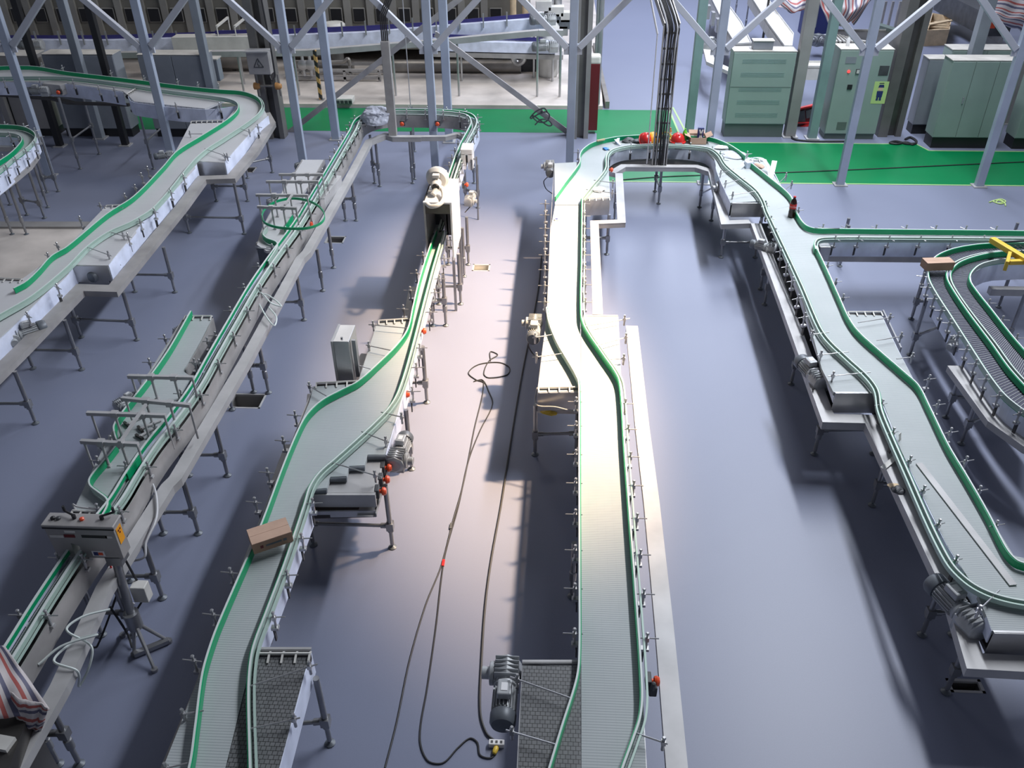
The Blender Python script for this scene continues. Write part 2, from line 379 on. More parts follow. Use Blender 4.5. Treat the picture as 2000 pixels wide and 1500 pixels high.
def leg(parent, u, v, zt):
    k = round(zt, 2)
    if k not in LEGS: LEGS[k] = make_leg(zt)
    p = W(u, v, 0); return share(LEGS[k], parent, p), p
def legs(parent, spec, zt=ZT-0.1):
    """spec: (u,v) single or (u,v,u2,v2) pair joined by a cross bar; optional 5th = bar height"""
    for s in spec:
        if len(s) == 2: leg(parent, s[0], s[1], zt)
        else:
            _, a = leg(parent, s[0], s[1], zt); _, b = leg(parent, s[2], s[3], zt); zb = s[4] if len(s) > 4 else 0.36
            m = MB(); m.cone(a+Vector((0, 0, zb)), b+Vector((0, 0, zb)), 0.022, n=10)
            d = (b-a).normalized()
            for q, sg in ((a, 1), (b, -1)): m.cone(q+Vector((0, 0, zb))+d*(0.02*sg), q+Vector((0, 0, zb))+d*(0.11*sg), 0.034, n=10); m.box(q+Vector((0, 0, zb)), (0.085, 0.085, 0.11))
            m.build('cross_bar', 'steel_leg', parent, smooth=True)
def legs_under(parent, lst, zt=1.0):
    """legs standing straight below belt points given by their pixels on the belt"""
    k = round(zt, 2)
    if k not in LEGS: LEGS[k] = make_leg(zt)
    for u, v in lst: p = W(u, v, ZB); share(LEGS[k], parent, Vector((p.x, p.y, 0)))
def make_motor():
    """gear motor, axis along +X (gearbox at origin, motor body outwards)"""
    m = MB(); m.lathe((0.10, 0, 0), [(0.085, 0), (0.095, 0.01), (0.095, 0.03), (0.078, 0.035), (0.078, 0.26), (0.088, 0.262)], axis=Vector((1, 0, 0)), n=24)
    for i in range(20):
        t = 2*math.pi*i/20; M = Matrix.Rotation(t, 3, 'X'); m.box(M @ Vector((0.25, 0, 0.084)), (0.19, 0.006, 0.026), M)
    o = proto(m.build('drive_motor', 'motor', smooth=True))
    g = MB(); g.lathe((-0.12, 0, 0), [(0.08, 0), (0.115, 0.02), (0.12, 0.16), (0.09, 0.22)], axis=Vector((1, 0, 0)), n=8)
    g.box((0.0, 0.0, -0.04), (0.19, 0.20, 0.16)); g.lathe((0, -0.10, 0), [(0.095, 0), (0.095, 0.035), (0.05, 0.04), (0.05, 0.10)], axis=Vector((0, -1, 0)), n=18)
    for k in range(5): g.box((-0.08+k*0.04, 0, 0.06), (0.01, 0.19, 0.12))
    g.build('gearbox', 'motor', o, smooth=True, bevel=0.006)
    c = MB(); c.lathe((0.36, 0, 0), [(0.098, 0), (0.102, 0.01), (0.100, 0.08), (0.085, 0.105), (0.05, 0.112)], axis=Vector((1, 0, 0)), n=24); c.build('fan_cover', 'motor_dark', o, smooth=True)
    b = MB(); b.box((0.23, 0, 0.12), (0.14, 0.11, 0.07)); b.build('terminal_box', 'motor', o, bevel=0.012)
    q = MB(); q.box((0.23, 0, 0.157), (0.07, 0.05, 0.003)); q.build('nameplate', 'white', o)
    return o
MOT = make_motor()
def motor(parent, p, rz, roll=0.0, sc=1.0, cable=None):
    o = share(MOT, parent, p, rot=(roll, 0, rz), scale=(sc, sc, sc))
    if cable:
        P = catmull([Vector(c) for c in cable], 8); MB().tube(P, 0.010, 6).build('motor_cable', 'rubber', parent, smooth=True)
    return o
def make_estop():
    m = MB(); m.box((0, 0, 0), (0.05, 0.12, 0.12)); o = proto(m.build('stop_switch', 'dark_grey', bevel=0.008))
    k = MB(); k.lathe((0.025, 0, 0), [(0.022, 0), (0.022, 0.02), (0.045, 0.03), (0.05, 0.05), (0.036, 0.075), (0.01, 0.08)], axis=Vector((1, 0, 0)), n=16); k.build('red_button', 'orange', o, smooth=True); return o
EST = make_estop()
def estop(parent, p, rz): return share(EST, parent, p, rz)
def belts(parent, polys, z=ZB, m='belt', name='belt', th=0.05):
    for pl in polys:
        MB().prism(WS(pl, z), z-th, z).build(name, m, parent)
def frames(parent, lines, z0=0.98, z1=ZB-0.004, o=(-0.006, 0.006), m='film', name='side_frame', smooth=3):
    for ln in lines:
        P = catmull(WS(ln, z1), smooth) if smooth > 1 else WS(ln, z1)
        MB().strip(P, o[0], o[1], z0, z1).build(name, m, parent)
def rail(parent, pts, side, brk=0.42, z=None, green=True, start=0.2, kind='wide', zz=1.305, n=6, closed=False):
    """guide rail along pixel path (top edge); side=+1: the bottles run on the right of the path"""
    P = catmull(WS(pts, zz), n, closed); s = side
    r = MB().strip(P, 0.010*s, 0.022*s, zz-0.075, zz-0.002, closed); r2 = r.build('guide_rail', 'pale_green', parent)
    g = MB().strip(P, -0.006*s, 0.010*s, zz-0.092, zz-0.004, closed); g.build('wear_strip', 'green', r2, origin=None)
    l = MB().strip(P, 0.004*s, 0.021*s, zz-0.004, zz+0.004, closed); l.build('top_lip', 'lip', r2)
    if kind == 'double':
        d = MB().strip(P, 0.050*s, 0.062*s, zz-0.072, zz-0.02, closed); d.strip(P, 0.048*s, 0.066*s, zz-0.024, zz-0.014, closed)
        d.build('outer_rail', 'pale_green', r2)
    if brk:
        L = arc_len(P); t = start
        while t < L[-1]:
            p, d = at_len(P, L, t); n_ = perp(d)*s
            share(BRK, parent, Vector((p.x, p.y, zz-0.03))+n_*0.02, math.atan2(n_.y, n_.x)); t += brk
def rods(parent, prs, z=1.285):
    for a in prs:
        p = W(a[0], a[1], z); q = W(a[2], a[3], z); m = MB(); m.cone(p, q, 0.0075, n=8); m.cone(q+(p-q)*0.12-Vector((0, 0, 0.10)), q+(p-q)*0.12+Vector((0, 0, 0.05)), 0.014, n=8)
        c = q+(p-q)*0.12; m.box(c, (0.036, 0.036, 0.05)); m.lathe(c+Vector((0, 0, 0.05)), [(0.006, 0), (0.018, 0.006), (0.012, 0.022)], n=8)
        m.build('support_rod', 'steel', parent, smooth=True)
def trunking(parent, pts, w, z=ZT, h=0.10, side=1, m='trunk', name='cable_trunking', sm=1, label=None):
    """lidded box duct; pts = its outer top edge, w = width towards side*left"""
    P = WS(pts, z); P = catmull(P, 4) if sm > 1 else P
    b = MB(); b.strip(P, 0, w*side, z-h, z-0.012); o = b.build(name, m, parent)
    l = MB(); l.strip(P, -0.004*side, (w+0.004)*side, z-0.012, z); l.build('lid', m, o); return o
def pan(parent, outer, w, z=0.84, side=1, rim=0.05, sm=3, m='shaded_pan', name='drip_pan'):
    P = catmull(WS(outer, z), sm) if sm > 1 else WS(outer, z)
    b = MB(); b.strip(P, 0, w*side, z-0.008, z); b.strip(P, -0.006*side, 0.006*side, z, z+rim); return b.build(name, m, parent)
def end_comb(parent, a, b, z=ZB, depth=0.05):
    """nose bar with transfer fingers and roller at the end of a belt, a->b pixel ends"""
    p = W(*a, z+0.03); q = W(*b, z+0.03); d = (q-p).normalized(); n_ = perp(d); m = MB(); m.cone(p, q, 0.012, n=8)
    L = (q-p).length; k = max(3, int(L/0.11))
    for i in range(k+1):
        c = p+d*(L*i/k); m.beam(c, c-n_*0.09+Vector((0, 0, -0.02)), 0.018, 0.012); m.beam(c, c+n_*0.03+Vector((0, 0, -0.02)), 0.018, 0.012)
    o = m.build('end_comb', 'off_white', parent, smooth=False)
    r = MB(); r.cone(p+Vector((0, 0, -0.07))+n_*0.0, q+Vector((0, 0, -0.07)), 0.045, n=14); r.build('end_roller', 'black', o, smooth=True); return o
def endplate(parent, a, b, z0=0.93, z1=ZB+0.005, m='steel', name='end_plate', lab=None):
    p = W(*a, z1); q = W(*b, z1); x = MB(); x.strip([Vector((p.x, p.y, 0)), Vector((q.x, q.y, 0))], -0.006, 0.006, z0, z1)
    x.strip([Vector((p.x, p.y, 0)), Vector((q.x, q.y, 0))], 0.0, 0.03, z1-0.008, z1); return x.build(name, m, parent)
def cbox(parent, u, v, z, d, rz=0, m='steel_dusty', name='control_box', bevel=0.006):
    p = W(u, v, z); M = Matrix.Rotation(rz, 3, 'Z'); x = MB(); x.box((0, 0, 0), d, M); return x.build(name, m, parent, origin=p) if False else _cb(x, p, name, m, parent, bevel)
def _cb(x, p, name, m, parent, bevel):
    x.v = [tuple(Vector(a)+p) for a in x.v]; return x.build(name, m, parent, origin=p, bevel=bevel)
# ================================================================ FLOOR
PITS = [((458, 768), (508, 797)), ((640, 461), (670, 475)), ((924, 516), (956, 529)), ((466, 326), (494, 337)), ((1858, 1325), (1925, 1352))]
prect = []
for a, b in PITS:
    p = W(*a); q = W(b[0], b[1]); c = W(b[0], a[1]); prect.append((min(p.x, W(a[0], b[1]).x), W(a[0], b[1]).y, max(q.x, q.x), p.y))
XMIN, XMAX, YMIN, YMAX = -24.0, 26.0, -3.0, 60.0
xs = sorted(set([XMIN, XMAX]+[v for r in prect for v in (r[0], r[2])])); ys = sorted(set([YMIN, YMAX]+[v for r in prect for v in (r[1], r[3])]))
fl = MB()
for i in range(len(xs)-1):
    for j in range(len(ys)-1):
        cx, cy = (xs[i]+xs[i+1])/2, (ys[j]+ys[j+1])/2
        if any(r[0] < cx < r[2] and r[1] < cy < r[3] for r in prect): continue
        fl.add([(xs[i], ys[j], 0), (xs[i+1], ys[j], 0), (xs[i+1], ys[j+1], 0), (xs[i], ys[j+1], 0)], [(0, 1, 2, 3)])
fo = MB(); fo.v = fl.v; fo.f = fl.f; struct(fo.build('floor', 'floor_epoxy'))
WHERE = ['beside the legs of the narrow twin-rail conveyor', 'under the middle of the narrow twin-rail conveyor', 'in the warm sunlit patch of floor', 'under the wide S-bend conveyor', 'at the lower right under the duct corner']
for k, r in enumerate(prect):
    cx, cy = (r[0]+r[2])/2, (r[1]+r[3])/2
    t = thing('floor_drain', 'open square drain pit in the grey floor '+WHERE[k], 'drain', (cx, cy, 0), 'open drain pits in the floor')
    a = MB(); w = 0.03
    a.box((r[0]+w/2, cy, -0.015), (w, r[3]-r[1], 0.034)); a.box((r[2]-w/2, cy, -0.015), (w, r[3]-r[1], 0.034)); a.box((cx, r[1]+w/2, -0.015), (r[2]-r[0], w, 0.034)); a.box((cx, r[3]-w/2, -0.015), (r[2]-r[0], w, 0.034))
    a.build('frame', 'trunk', t)
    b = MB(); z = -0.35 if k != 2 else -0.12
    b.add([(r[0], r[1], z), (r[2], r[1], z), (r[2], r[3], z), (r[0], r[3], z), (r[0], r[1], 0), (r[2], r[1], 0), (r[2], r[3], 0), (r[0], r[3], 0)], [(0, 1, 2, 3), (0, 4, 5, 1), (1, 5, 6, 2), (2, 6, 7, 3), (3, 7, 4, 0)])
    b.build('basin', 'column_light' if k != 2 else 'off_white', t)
# painted green walkways (part of the room)
YA0, YA1 = W(800, 257).y, W(800, 212).y; YB0, YB1 = W(1800, 361).y, W(1800, 282).y
xa = W(1310, 257).x; xb = W(1190, 345).x
g = MB(); g.prism([Vector((-24, YA0, 0)), Vector((W(1165, 257).x, YA0, 0)), Vector((W(1165, 340).x, YB0, 0)), Vector((26, YB0, 0)), Vector((26, YB1-0.5, 0)), Vector((W(1815, 295).x, YB1-0.5, 0)), Vector((W(1790, 282).x, YB1, 0)), Vector((W(1335, 282).x, YB1, 0)), Vector((W(1306, 212).x, YA1, 0)), Vector((-24, YA1, 0))], 0.0005, 0.004)
struct(g.build('trim_1', 'floor_green'))
g = MB()
def line(p, q, w=0.05): g.beam(Vector((p.x, p.y, 0.005)), Vector((q.x, q.y, 0.005)), w, 0.003)
line(Vector((W(1165, 340).x, YB0, 0)), Vector((26, YB0, 0))); line(Vector((W(1335, 282).x, YB1, 0)), Vector((W(1790, 282).x, YB1, 0)), 0.04)
line(Vector((W(1790, 282).x, YB1, 0)), Vector((W(1815, 295).x, YB1-0.5, 0)), 0.04); line(Vector((W(1815, 295).x, YB1-0.5, 0)), Vector((26, YB1-0.5, 0)), 0.04)
line(W(1306, 212), W(1335, 282), 0.05); line(W(1314, 210), W(1352, 282), 0.05)
struct(g.build('trim_2', 'floor_line'))
# raised dusty slab under the rear machines, and the unfinished patch at the left
xr = W(1176, 205).x
g = MB(); g.prism([Vector((-24, YA1+0.05, 0)), Vector((xr, YA1+0.05, 0)), Vector((W(1168, 60).x, W(1168, 60).y, 0)), Vector((W(1168, 60).x, 50, 0)), Vector((-24, 50, 0))], 0, 0.10)
struct(g.build('trim_3', 'dust_floor'))
g = MB(); g.prism([W(-260, 446), W(240, 446), W(100, 560), W(60, 620), W(-260, 700)], 0.0005, 0.006); struct(g.build('trim_4', 'dust_floor'))
g = MB(); g.prism([W(-260, 436), W(250, 437), W(246, 447), W(-260, 447)], 0.0, 0.05); struct(g.build('trim_5', 'column_light'))
g = MB(); a = W(1161, 95); b = W(1186, 212)
g.beam(a+Vector((0, 0, 0.1)), b+Vector((0, 0, 0.1)), 0.12, 0.2); struct(g.build('trim_6', 'pipe'))

# ================================================================ CONVEYORS
# --- centre run
C1 = thing('belt_conveyor', 'straight wide grey belt conveyor up the middle of the hall, sunlit at its far half', 'conveyor', W(1135, 1100, 0))
belts(C1, [[(1084, 401), (1134.5, 401), (1134, 500), (1133, 620), (1135, 763), (1050, 766), (1059, 690), (1068, 615), (1075, 450)],
           [(1135, 618), (1207, 618), (1219, 860), (1242, 1150), (1262, 1500), (1272, 1700), (1136, 1700), (1135, 1100)]])
belts(C1, [[(1021, 1300), (1134.5, 1300), (1135.5, 1700), (1003, 1700)]], m='belt_chain')
frames(C1, [[(1083, 319), (1075, 450), (1068, 615), (1059, 690), (1050, 766)], [(1134, 766), (1134, 1298)], [(1021, 1300), (1012, 1470), (1003, 1700)],
            [(1207, 618), (1219, 860), (1242, 1150), (1262, 1500), (1272, 1700)], [(1137, 415), (1136, 618)]], m='steel')
endplate(C1, (1050, 768), (1133, 766)); end_comb(C1, (1052, 757), (1132, 756)); endplate(C1, (1020, 1294), (1135, 1294), m='trunk'); endplate(C1, (1136, 617), (1207, 617), m='trunk')
rail(C1, [(1069, 600), (1074, 628), (1090, 668), (1130, 738), (1133, 765), (1133.5, 900), (1134.5, 1150), (1134, 1285), (1128, 1330), (1100, 1420), (1076, 1500), (1040, 1620)], -1, 0.0, kind='wide')
rail(C1, [(1136, 388), (1135, 500), (1134, 612), (1142, 640), (1175, 690), (1204, 733), (1211, 760), (1218, 870), (1228, 1010), (1240, 1170), (1251, 1340), (1248, 1395), (1232, 1445), (1212, 1500), (1180, 1600)], 1, 0.0, kind='double')
def brk_at(parent, lst, zz=1.275):
    for u, v, s in lst:
        p = W(u, v, zz); share(BRK, parent, p, 0 if s > 0 else math.pi)
brk_at(C1, [(1071, v, -1) for v in (398, 420, 446, 472, 498, 527, 558, 590)] + [(1134, v, -1) for v in (785, 832, 888, 944, 1005, 1075, 1150, 1238)])
brk_at(C1, [(1136, v, 1) for v in (398, 422, 446, 472, 498, 526, 556, 590)] + [(1213, 788, 1), (1218, 838, 1), (1222, 892, 1), (1228, 948, 1), (1234, 1012, 1), (1240, 1083, 1), (1246, 1160, 1), (1252, 1246, 1)])
rods(C1, [(1144, 637, 1230, 622), (1168, 674, 1230, 657), (1190, 702, 1222, 700), (1083, 653, 1040, 660), (1103, 690, 1040, 698), (1118, 1365, 996, 1322), (1087, 1455, 988, 1426), (1236, 1430, 1304, 1453)])
motor(C1, W(1045, 632, 1.10), math.radians(-92), 0, 1.0, [W(1050, 660, 1.1), W(1032, 672, 0.9), W(1040, 690, 0.7), W(1052, 700, 0.8)])
motor(C1, W(1074, 325, 1.10), math.radians(-88), 0, 0.95, [W(1070, 345, 1.1), W(1062, 355, 0.9), W(1066, 368, 0.7), W(1078, 378, 0.85)])
motor(C1, W(990, 1316, 1.08), math.radians(-91), 0, 1.12)
estop(C1, W(1266, 1330, 1.0), 0)
x = MB(); x.box(W(1275, 1345, 0.95), (0.07, 0.09, 0.12)); x.cone(W(1275, 1345, 0.98), W(1277, 1335, 1.10), 0.03, 0.02); x.build('photo_sensor', 'dark_grey', C1, bevel=0.01)
trunking(C1, [(1202, 338), (1206, 429), (1153, 431), (1158, 614)], 0.15, side=1, m='trunk')
trunking(C1, [(1223, 636), (1241, 830), (1258, 980), (1280, 1220), (1303, 1510), (1318, 1700)], 0.17, side=1, m='trunk')
pan(C1, [(1064, 440), (1055, 640), (1050, 780)], 0.30, z=0.80, side=-1, sm=1, m='steel_dark') if False else None

pan(C1, [(1050, 806), (1128, 808)], 0.30, z=0.76, side=1, sm=1, m='steel_dusty')
x = MB(); x.tube(catmull([W(1049, 757, 1.2), W(1047, 790, 1.05), W(1085, 795, 1.05), (W(1110, 801, 1.05)), W(1128, 803, 1.05)], 6), 0.010, 8); x.build('guard_rod', 'trunk', C1, smooth=True)
legs(C1, [(1045, 888, 1125, 886), (1117, 1165), (1185, 497, 1140, 497), (1075, 620), (1226, 1180), (1040, 1640, 1250, 1640), (1090, 452)])
# --- loop at the far end and the right-hand run
C2 = thing('belt_conveyor', 'U-shaped loop of wide belt conveyor carrying helmets, bottles and litter at its far bend', 'conveyor', W(1290, 330, 0))
outer = [(1085, 384), (1108, 352), (1133, 318), (1134, 302), (1140, 291), (1160, 278), (1200, 268), (1240, 264.5), (1290, 263.5), (1340, 265), (1385, 268), (1415, 278), (1438, 291), (1455, 304)]
inner = [(1135, 388), (1152, 366), (1181, 330), (1184, 303), (1196, 291), (1232, 283), (1290, 281), (1345, 283), (1385, 288), (1405, 300), (1420, 322), (1447, 345), (1478, 370), (1492, 390), (1500, 412)]
belts(C2, [[(1083, 319), (1133, 316), (1134, 302), (1142, 288), (1165, 277), (1200, 269), (1290, 265), (1385, 269), (1418, 280), (1440, 293), (1456, 306), (1497, 318), (1530, 372), (1546, 392), (1545, 402), (1500, 412), (1497, 392), (1427, 396), (1400, 335), (1396, 312), (1380, 294), (1345, 287), (1290, 284), (1232, 286), (1205, 292), (1190, 303), (1188, 320), (1191, 388), (1135, 392), (1136, 400), (1084, 400)]])
frames(C2, [[(1191, 388), (1188, 320), (1190, 303), (1205, 292), (1232, 286), (1290, 284), (1345, 287), (1380, 294), (1396, 312), (1400, 335), (1427, 396)], [(1456, 306), (1497, 318), (1530, 372), (1546, 392)]], z0=0.90)
rail(C2, outer, 1, 0.0); rail(C2, [(1466, 318), (1500, 345), (1541, 380), (1552, 405), (1556, 418)], 1, 0)
rail(C2, inner, -1, 0.0, kind='double')
for u, v, a in ((1134, 298, 180), (1192, 296, -120), (1232, 284, -90), (1270, 282, -90), (1348, 283, -90), (1388, 290, -60), (1455, 302, 20), (1402, 299, -30), (1408, 312, -20)):
    share(BRK, C2, W(u, v, 1.275), math.radians(a))
endplate(C2, (1136, 392), (1191, 390), z0=0.90, m='steel'); end_comb(C2, (1137, 388), (1190, 386)); endplate(C2, (1430, 397), (1497, 397), z0=0.93, m='steel'); end_comb(C2, (1456, 312), (1496, 312))
rods(C2, [(1160, 352, 1202, 358), (1145, 370, 1203, 378), (1433, 330, 1404, 340), (1455, 348, 1412, 360), (1482, 373, 1424, 382), (1522, 357, 1537, 342), (1532, 372, 1548, 358)])
motor(C2, W(1409, 366, 1.02), math.radians(-82), 0, 0.9, [W(1405, 380, 0.9), W(1400, 395, 0.8), W(1404, 402, 0.85)])
trunking(C2, [(1202, 338), (1222, 326), (1358, 327), (1384, 335), (1409, 438), (1467, 436)], 0.16, side=1)
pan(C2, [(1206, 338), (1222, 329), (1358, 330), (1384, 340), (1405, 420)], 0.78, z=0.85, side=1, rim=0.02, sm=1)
estop(C2, W(1188, 331, 1.1), -0.3)
legs(C2, [(1279, 374, 1286, 398), (1366, 405), (1389, 431), (1200, 430)])
x = MB(); x.beam(W(1372, 376, 0.25), W(1391, 366, 0.25), 0.04, 0.04); x.build('brace_bar', 'steel_leg', C2)
x = MB(); x.box(W(1325, 285, 1.24), (0.16, 0.1, 0.12)); x.build('sensor_block', 'dark_grey', C2, bevel=0.008)
C3 = thing('belt_conveyor', 'wide grey belt conveyor descending on the right with stepped ducting along its left', 'conveyor', W(1640, 800, 0))
inner3 = [(1500, 412), (1530, 475), (1570, 560), (1603, 636), (1622, 664), (1660, 700), (1698, 735), (1717, 762), (1724, 800), (1742, 845), (1780, 930), (1820, 1020), (1850, 1080), (1870, 1110), (1905, 1140), (1950, 1160), (2010, 1172), (2120, 1180)]
outer3 = [(1592, 480), (1612, 522), (1640, 585), (1656, 620), (1676, 648), (1720, 688), (1765, 727), (1792, 752), (1812, 790), (1850, 868), (1890, 935), (1930, 1005), (1955, 1055), (1972, 1082), (1992, 1098), (2050, 1110)]
belts(C3, [[(1500, 412), (1546, 402), (1560, 425), (1578, 447), (1602, 447), (1606, 466), (1592, 480), (1640, 585), (1656, 614), (1722, 616), (1752, 680), (1790, 752), (1850, 868), (1930, 1005), (1980, 1085), (2120, 1120), (2120, 1232), (1938, 1232), (1905, 1150), (1850, 1065), (1760, 880), (1718, 768), (1628, 766), (1605, 720), (1570, 590), (1530, 480)]])
belts(C3, [[(1880, 1080), (1885, 1100), (1945, 1232), (1938, 1232), (1900, 1160), (1865, 1090)]]) if False else None
frames(C3, [[(1505, 425), (1530, 478), (1568, 578), (1588, 640), (1632, 766)], [(1724, 790), (1760, 878), (1850, 1065), (1905, 1150), (1938, 1232)], [(1722, 616), (1752, 680), (1788, 750), (1850, 872), (1930, 1009)]], z0=1.03)
rail(C3, inner3, -1, 0.0, kind='double'); rail(C3, outer3, 1, 0.0)
rail(C3, [(1552, 405), (1560, 424), (1574, 440), (1592, 446), (1640, 447)], 1, 0.0)
for t in ((1502, 402), (1511, 428), (1520, 452), (1531, 490), (1543, 520), (1554, 548), (1565, 582), (1578, 618), (1730, 788), (1752, 843), (1785, 898), (1812, 956), (1842, 1022), (1876, 1092)): share(BRK, C3, W(t[0], t[1], 1.275), math.radians(200))
for t in ((1618, 520), (1634, 552), (1648, 583), (1553, 396), (1562, 412), (1815, 742), (1832, 792), (1856, 846), (1886, 902), (1912, 960), (1944, 1028)): share(BRK, C3, W(t[0]-8, t[1], 1.275), math.radians(15))
rods(C3, [(1619, 649, 1582, 654), (1658, 687, 1596, 694), (1700, 727, 1617, 735), (1676, 630, 1746, 619), (1712, 665, 1766, 656), (1751, 701, 1786, 697), (1952, 1153, 1906, 1198)])
endplate(C3, (1632, 768), (1720, 768), z0=0.90); endplate(C3, (1942, 1236), (2120, 1240), z0=0.86); end_comb(C3, (1656, 609), (1721, 609))
motor(C3, W(1598, 742, 1.0), math.radians(-255), 0, 1.1, [W(1590, 760, 1.0), W(1583, 760, 0.8), W(1590, 770, 0.75)])
motor(C3, W(1506, 485, 1.0), math.radians(150), 0, 0.8, [W(1494, 492, 0.9), W(1493, 510, 0.8), W(1502, 512, 0.8)])
motor(C3, W(1898, 1216, 1.0), math.radians(-250), 0, 1.2)
trunking(C3, [(1467, 436), (1520, 580), (1607, 824), (1690, 826), (1762, 982), (1850, 1170), (1889, 1305), (2120, 1318)], 0.175, side=1, h=0.12)
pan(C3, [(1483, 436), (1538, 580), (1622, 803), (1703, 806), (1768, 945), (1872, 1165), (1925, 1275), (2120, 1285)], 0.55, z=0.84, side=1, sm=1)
legs(C3, [(1408, 503, 1475, 503, 0.33), (1485, 565, 1530, 565), (1493, 595, 1540, 595), (1545, 750, 1600, 750), (1590, 887, 1705, 886, 0.42), (1703, 987, 1760, 987), (1800, 1240, 1860, 1240), (1847, 1352, 2060, 1352)])
x = MB(); x.strip(WS([(1722, 616), (1757, 690)], 0.9), -0.01, 0.01, 0.85, 1.0); x.build('frame_member', 'steel', C3)
estop(C3, W(1608, 484, 1.08), 0.0)
C4 = thing('belt_conveyor', 'straight narrow side conveyor branching off to the right edge, with green outer rail', 'conveyor', W(1800, 470, 0))
belts(C4, [[(1602, 447), (2120, 452), (2120, 471), (1606, 466)]])
rail(C4, [(1590, 446), (1640, 447), (1750, 448.5), (1900, 450), (2120, 453)], 1, 0.0)
rail(C4, [(1592, 486), (1590, 475), (1597, 466), (1620, 463), (1750, 463), (1900, 464), (2120, 466)], -1, 0.0, kind='double')
frames(C4, [[(1612, 470), (1800, 471), (2120, 474)]], z0=0.90)
for i, u in enumerate((1612, 1657, 1716, 1775, 1833, 1892, 1951)): share(BRK, C4, W(u, 447+(u-1600)*0.011, 1.275), math.radians(125))
for u in (1626, 1671, 1731, 1792, 1853, 1915): share(BRK, C4, W(u, 465, 1.275), math.radians(-50))
trunking(C4, [(1618, 497), (1830, 499), (2120, 502)], 0.34, z=0.86, side=1, h=0.14, m='steel_dusty', name='pipe_casing')
x = MB(); x.box(W(1607, 492, 1.02), (0.2, 0.2, 0.28)); x.build('control_box', 'steel', C4, bevel=0.02)
legs(C4, [(1640, 520, 1640, 505), (1960, 530, 1960, 515)])
# --- roller curve at the far right
C5 = thing('roller_conveyor', 'two-lane curved conveyor with dark blue slatted chain between green rails at the right edge', 'conveyor', W(1900, 640, 0))
ln_out = [(2120, 473), (2000, 474), (1925, 476), (1870, 484), (1835, 497), (1818, 515), (1815, 540), (1826, 565), (1860, 618), (1900, 680), (1940, 740), (1975, 780), (2060, 840)]
ln_a = [(2120, 487), (2000, 487), (1950, 489), (1905, 496), (1870, 508), (1852, 523), (1848, 540), (1858, 562), (1890, 610), (1935, 670), (1975, 725), (2060, 815)]
ln_b = [(2120, 490), (2000, 490), (1952, 492), (1912, 499), (1878, 511), (1862, 525), (1858, 541), (1867, 563), (1898, 608), (1945, 668), (1985, 722), (2060, 800)]
ln_in = [(2120, 505), (2000, 503), (1950, 506), (1915, 515), (1897, 530), (1893, 545), (1902, 562), (1935, 604), (1975, 655), (2010, 695), (2060, 750)]
def band(A, B, z): 
    a = catmull(WS(A, z), 6); b = catmull(WS(B, z), 6); return a+b[::-1]
for A, B in ((ln_out, ln_a), (ln_b, ln_in)):
    P = band(A, B, ZB); MB().prism(P, ZB-0.04, ZB).build('slat_chain', 'belt_blue', C5)
    a = catmull(WS(A, ZB), 6); b = catmull(WS(B, ZB), 6); LA = arc_len(a); LB = arc_len(b); s_ = MB(); k = 150
    for i in range(k):
        p, _ = at_len(a, LA, LA[-1]*i/k); q, _ = at_len(b, LB, LB[-1]*i/k); s_.beam(p+Vector((0, 0, 0.003)), q+Vector((0, 0, 0.003)), 0.006, 0.006)
    s_.build('slats', 'motor', C5)
rail(C5, ln_out, -1, 0.36, start=3.6); rail(C5, ln_a, 1, 0); rail(C5, ln_b, -1, 0); rail(C5, ln_in, 1, 0.5, start=3.2)
frames(C5, [[(1812, 540), (1824, 570), (1860, 628), (1900, 692), (1940, 752), (1975, 795), (2060, 855)], [(2060, 752), (1985, 668), (1905, 565), (1896, 545), (1905, 530), (1950, 512), (2120, 510)]], z0=0.86)
motor(C5, W(1872, 672, 1.0), math.radians(-60), 0, 1.0)
trunking(C5, [(1851, 714), (1930, 822), (2000, 872), (2120, 930)], 0.20, side=1)
legs(C5, [(1780, 623, 1845, 623), (1777, 693, 1860, 660), (1847, 815, 1960, 815), (1877, 867, 1965, 830), (1950, 600), (1962, 682)], 1.02)
x = MB(); x.beam(W(1932, 568, 0.7), W(2060, 570, 0.7), 0.12, 0.12); x.build('cross_beam', 'trunk', C5)
t = thing('wire_mesh_guard', 'black wire mesh guard panel lying over the chain at the right edge', 'guard', W(1990, 475, 1.4))
x = MB()
for i in range(15): x.beam(W(1950+i*10, 478, 1.36), W(1975+i*12, 500, 1.36), 0.008, 0.008)
for i in range(9): x.beam(W(1948+i*3, 476+i*3, 1.36), W(2120, 474+i*3.2, 1.36), 0.008, 0.008)
x.beam(W(1945, 474, 1.36), W(2120, 462, 1.36), 0.03, 0.03); x.build('mesh', 'dark_grey', t)
t = thing('lifting_beam', 'yellow steel beam with cross arm resting over the chain guard at the right edge', 'beam', W(1990, 495, 1.5))
x = MB(); x.beam(W(1937, 468, 1.5), W(2030, 524, 1.5), 0.10, 0.09); x.build('main_bar', 'yellow', t, bevel=0.008); x = MB(); x.beam(W(1970, 512, 1.46), W(2060, 510, 1.46), 0.08, 0.07); x.build('side_arm', 'yellow', t, bevel=0.008)
x = MB(); x.beam(W(1965, 520, 1.46), W(1970, 500, 1.46), 0.05, 0.16); x.build('stop_plate', 'yellow', t, bevel=0.004)
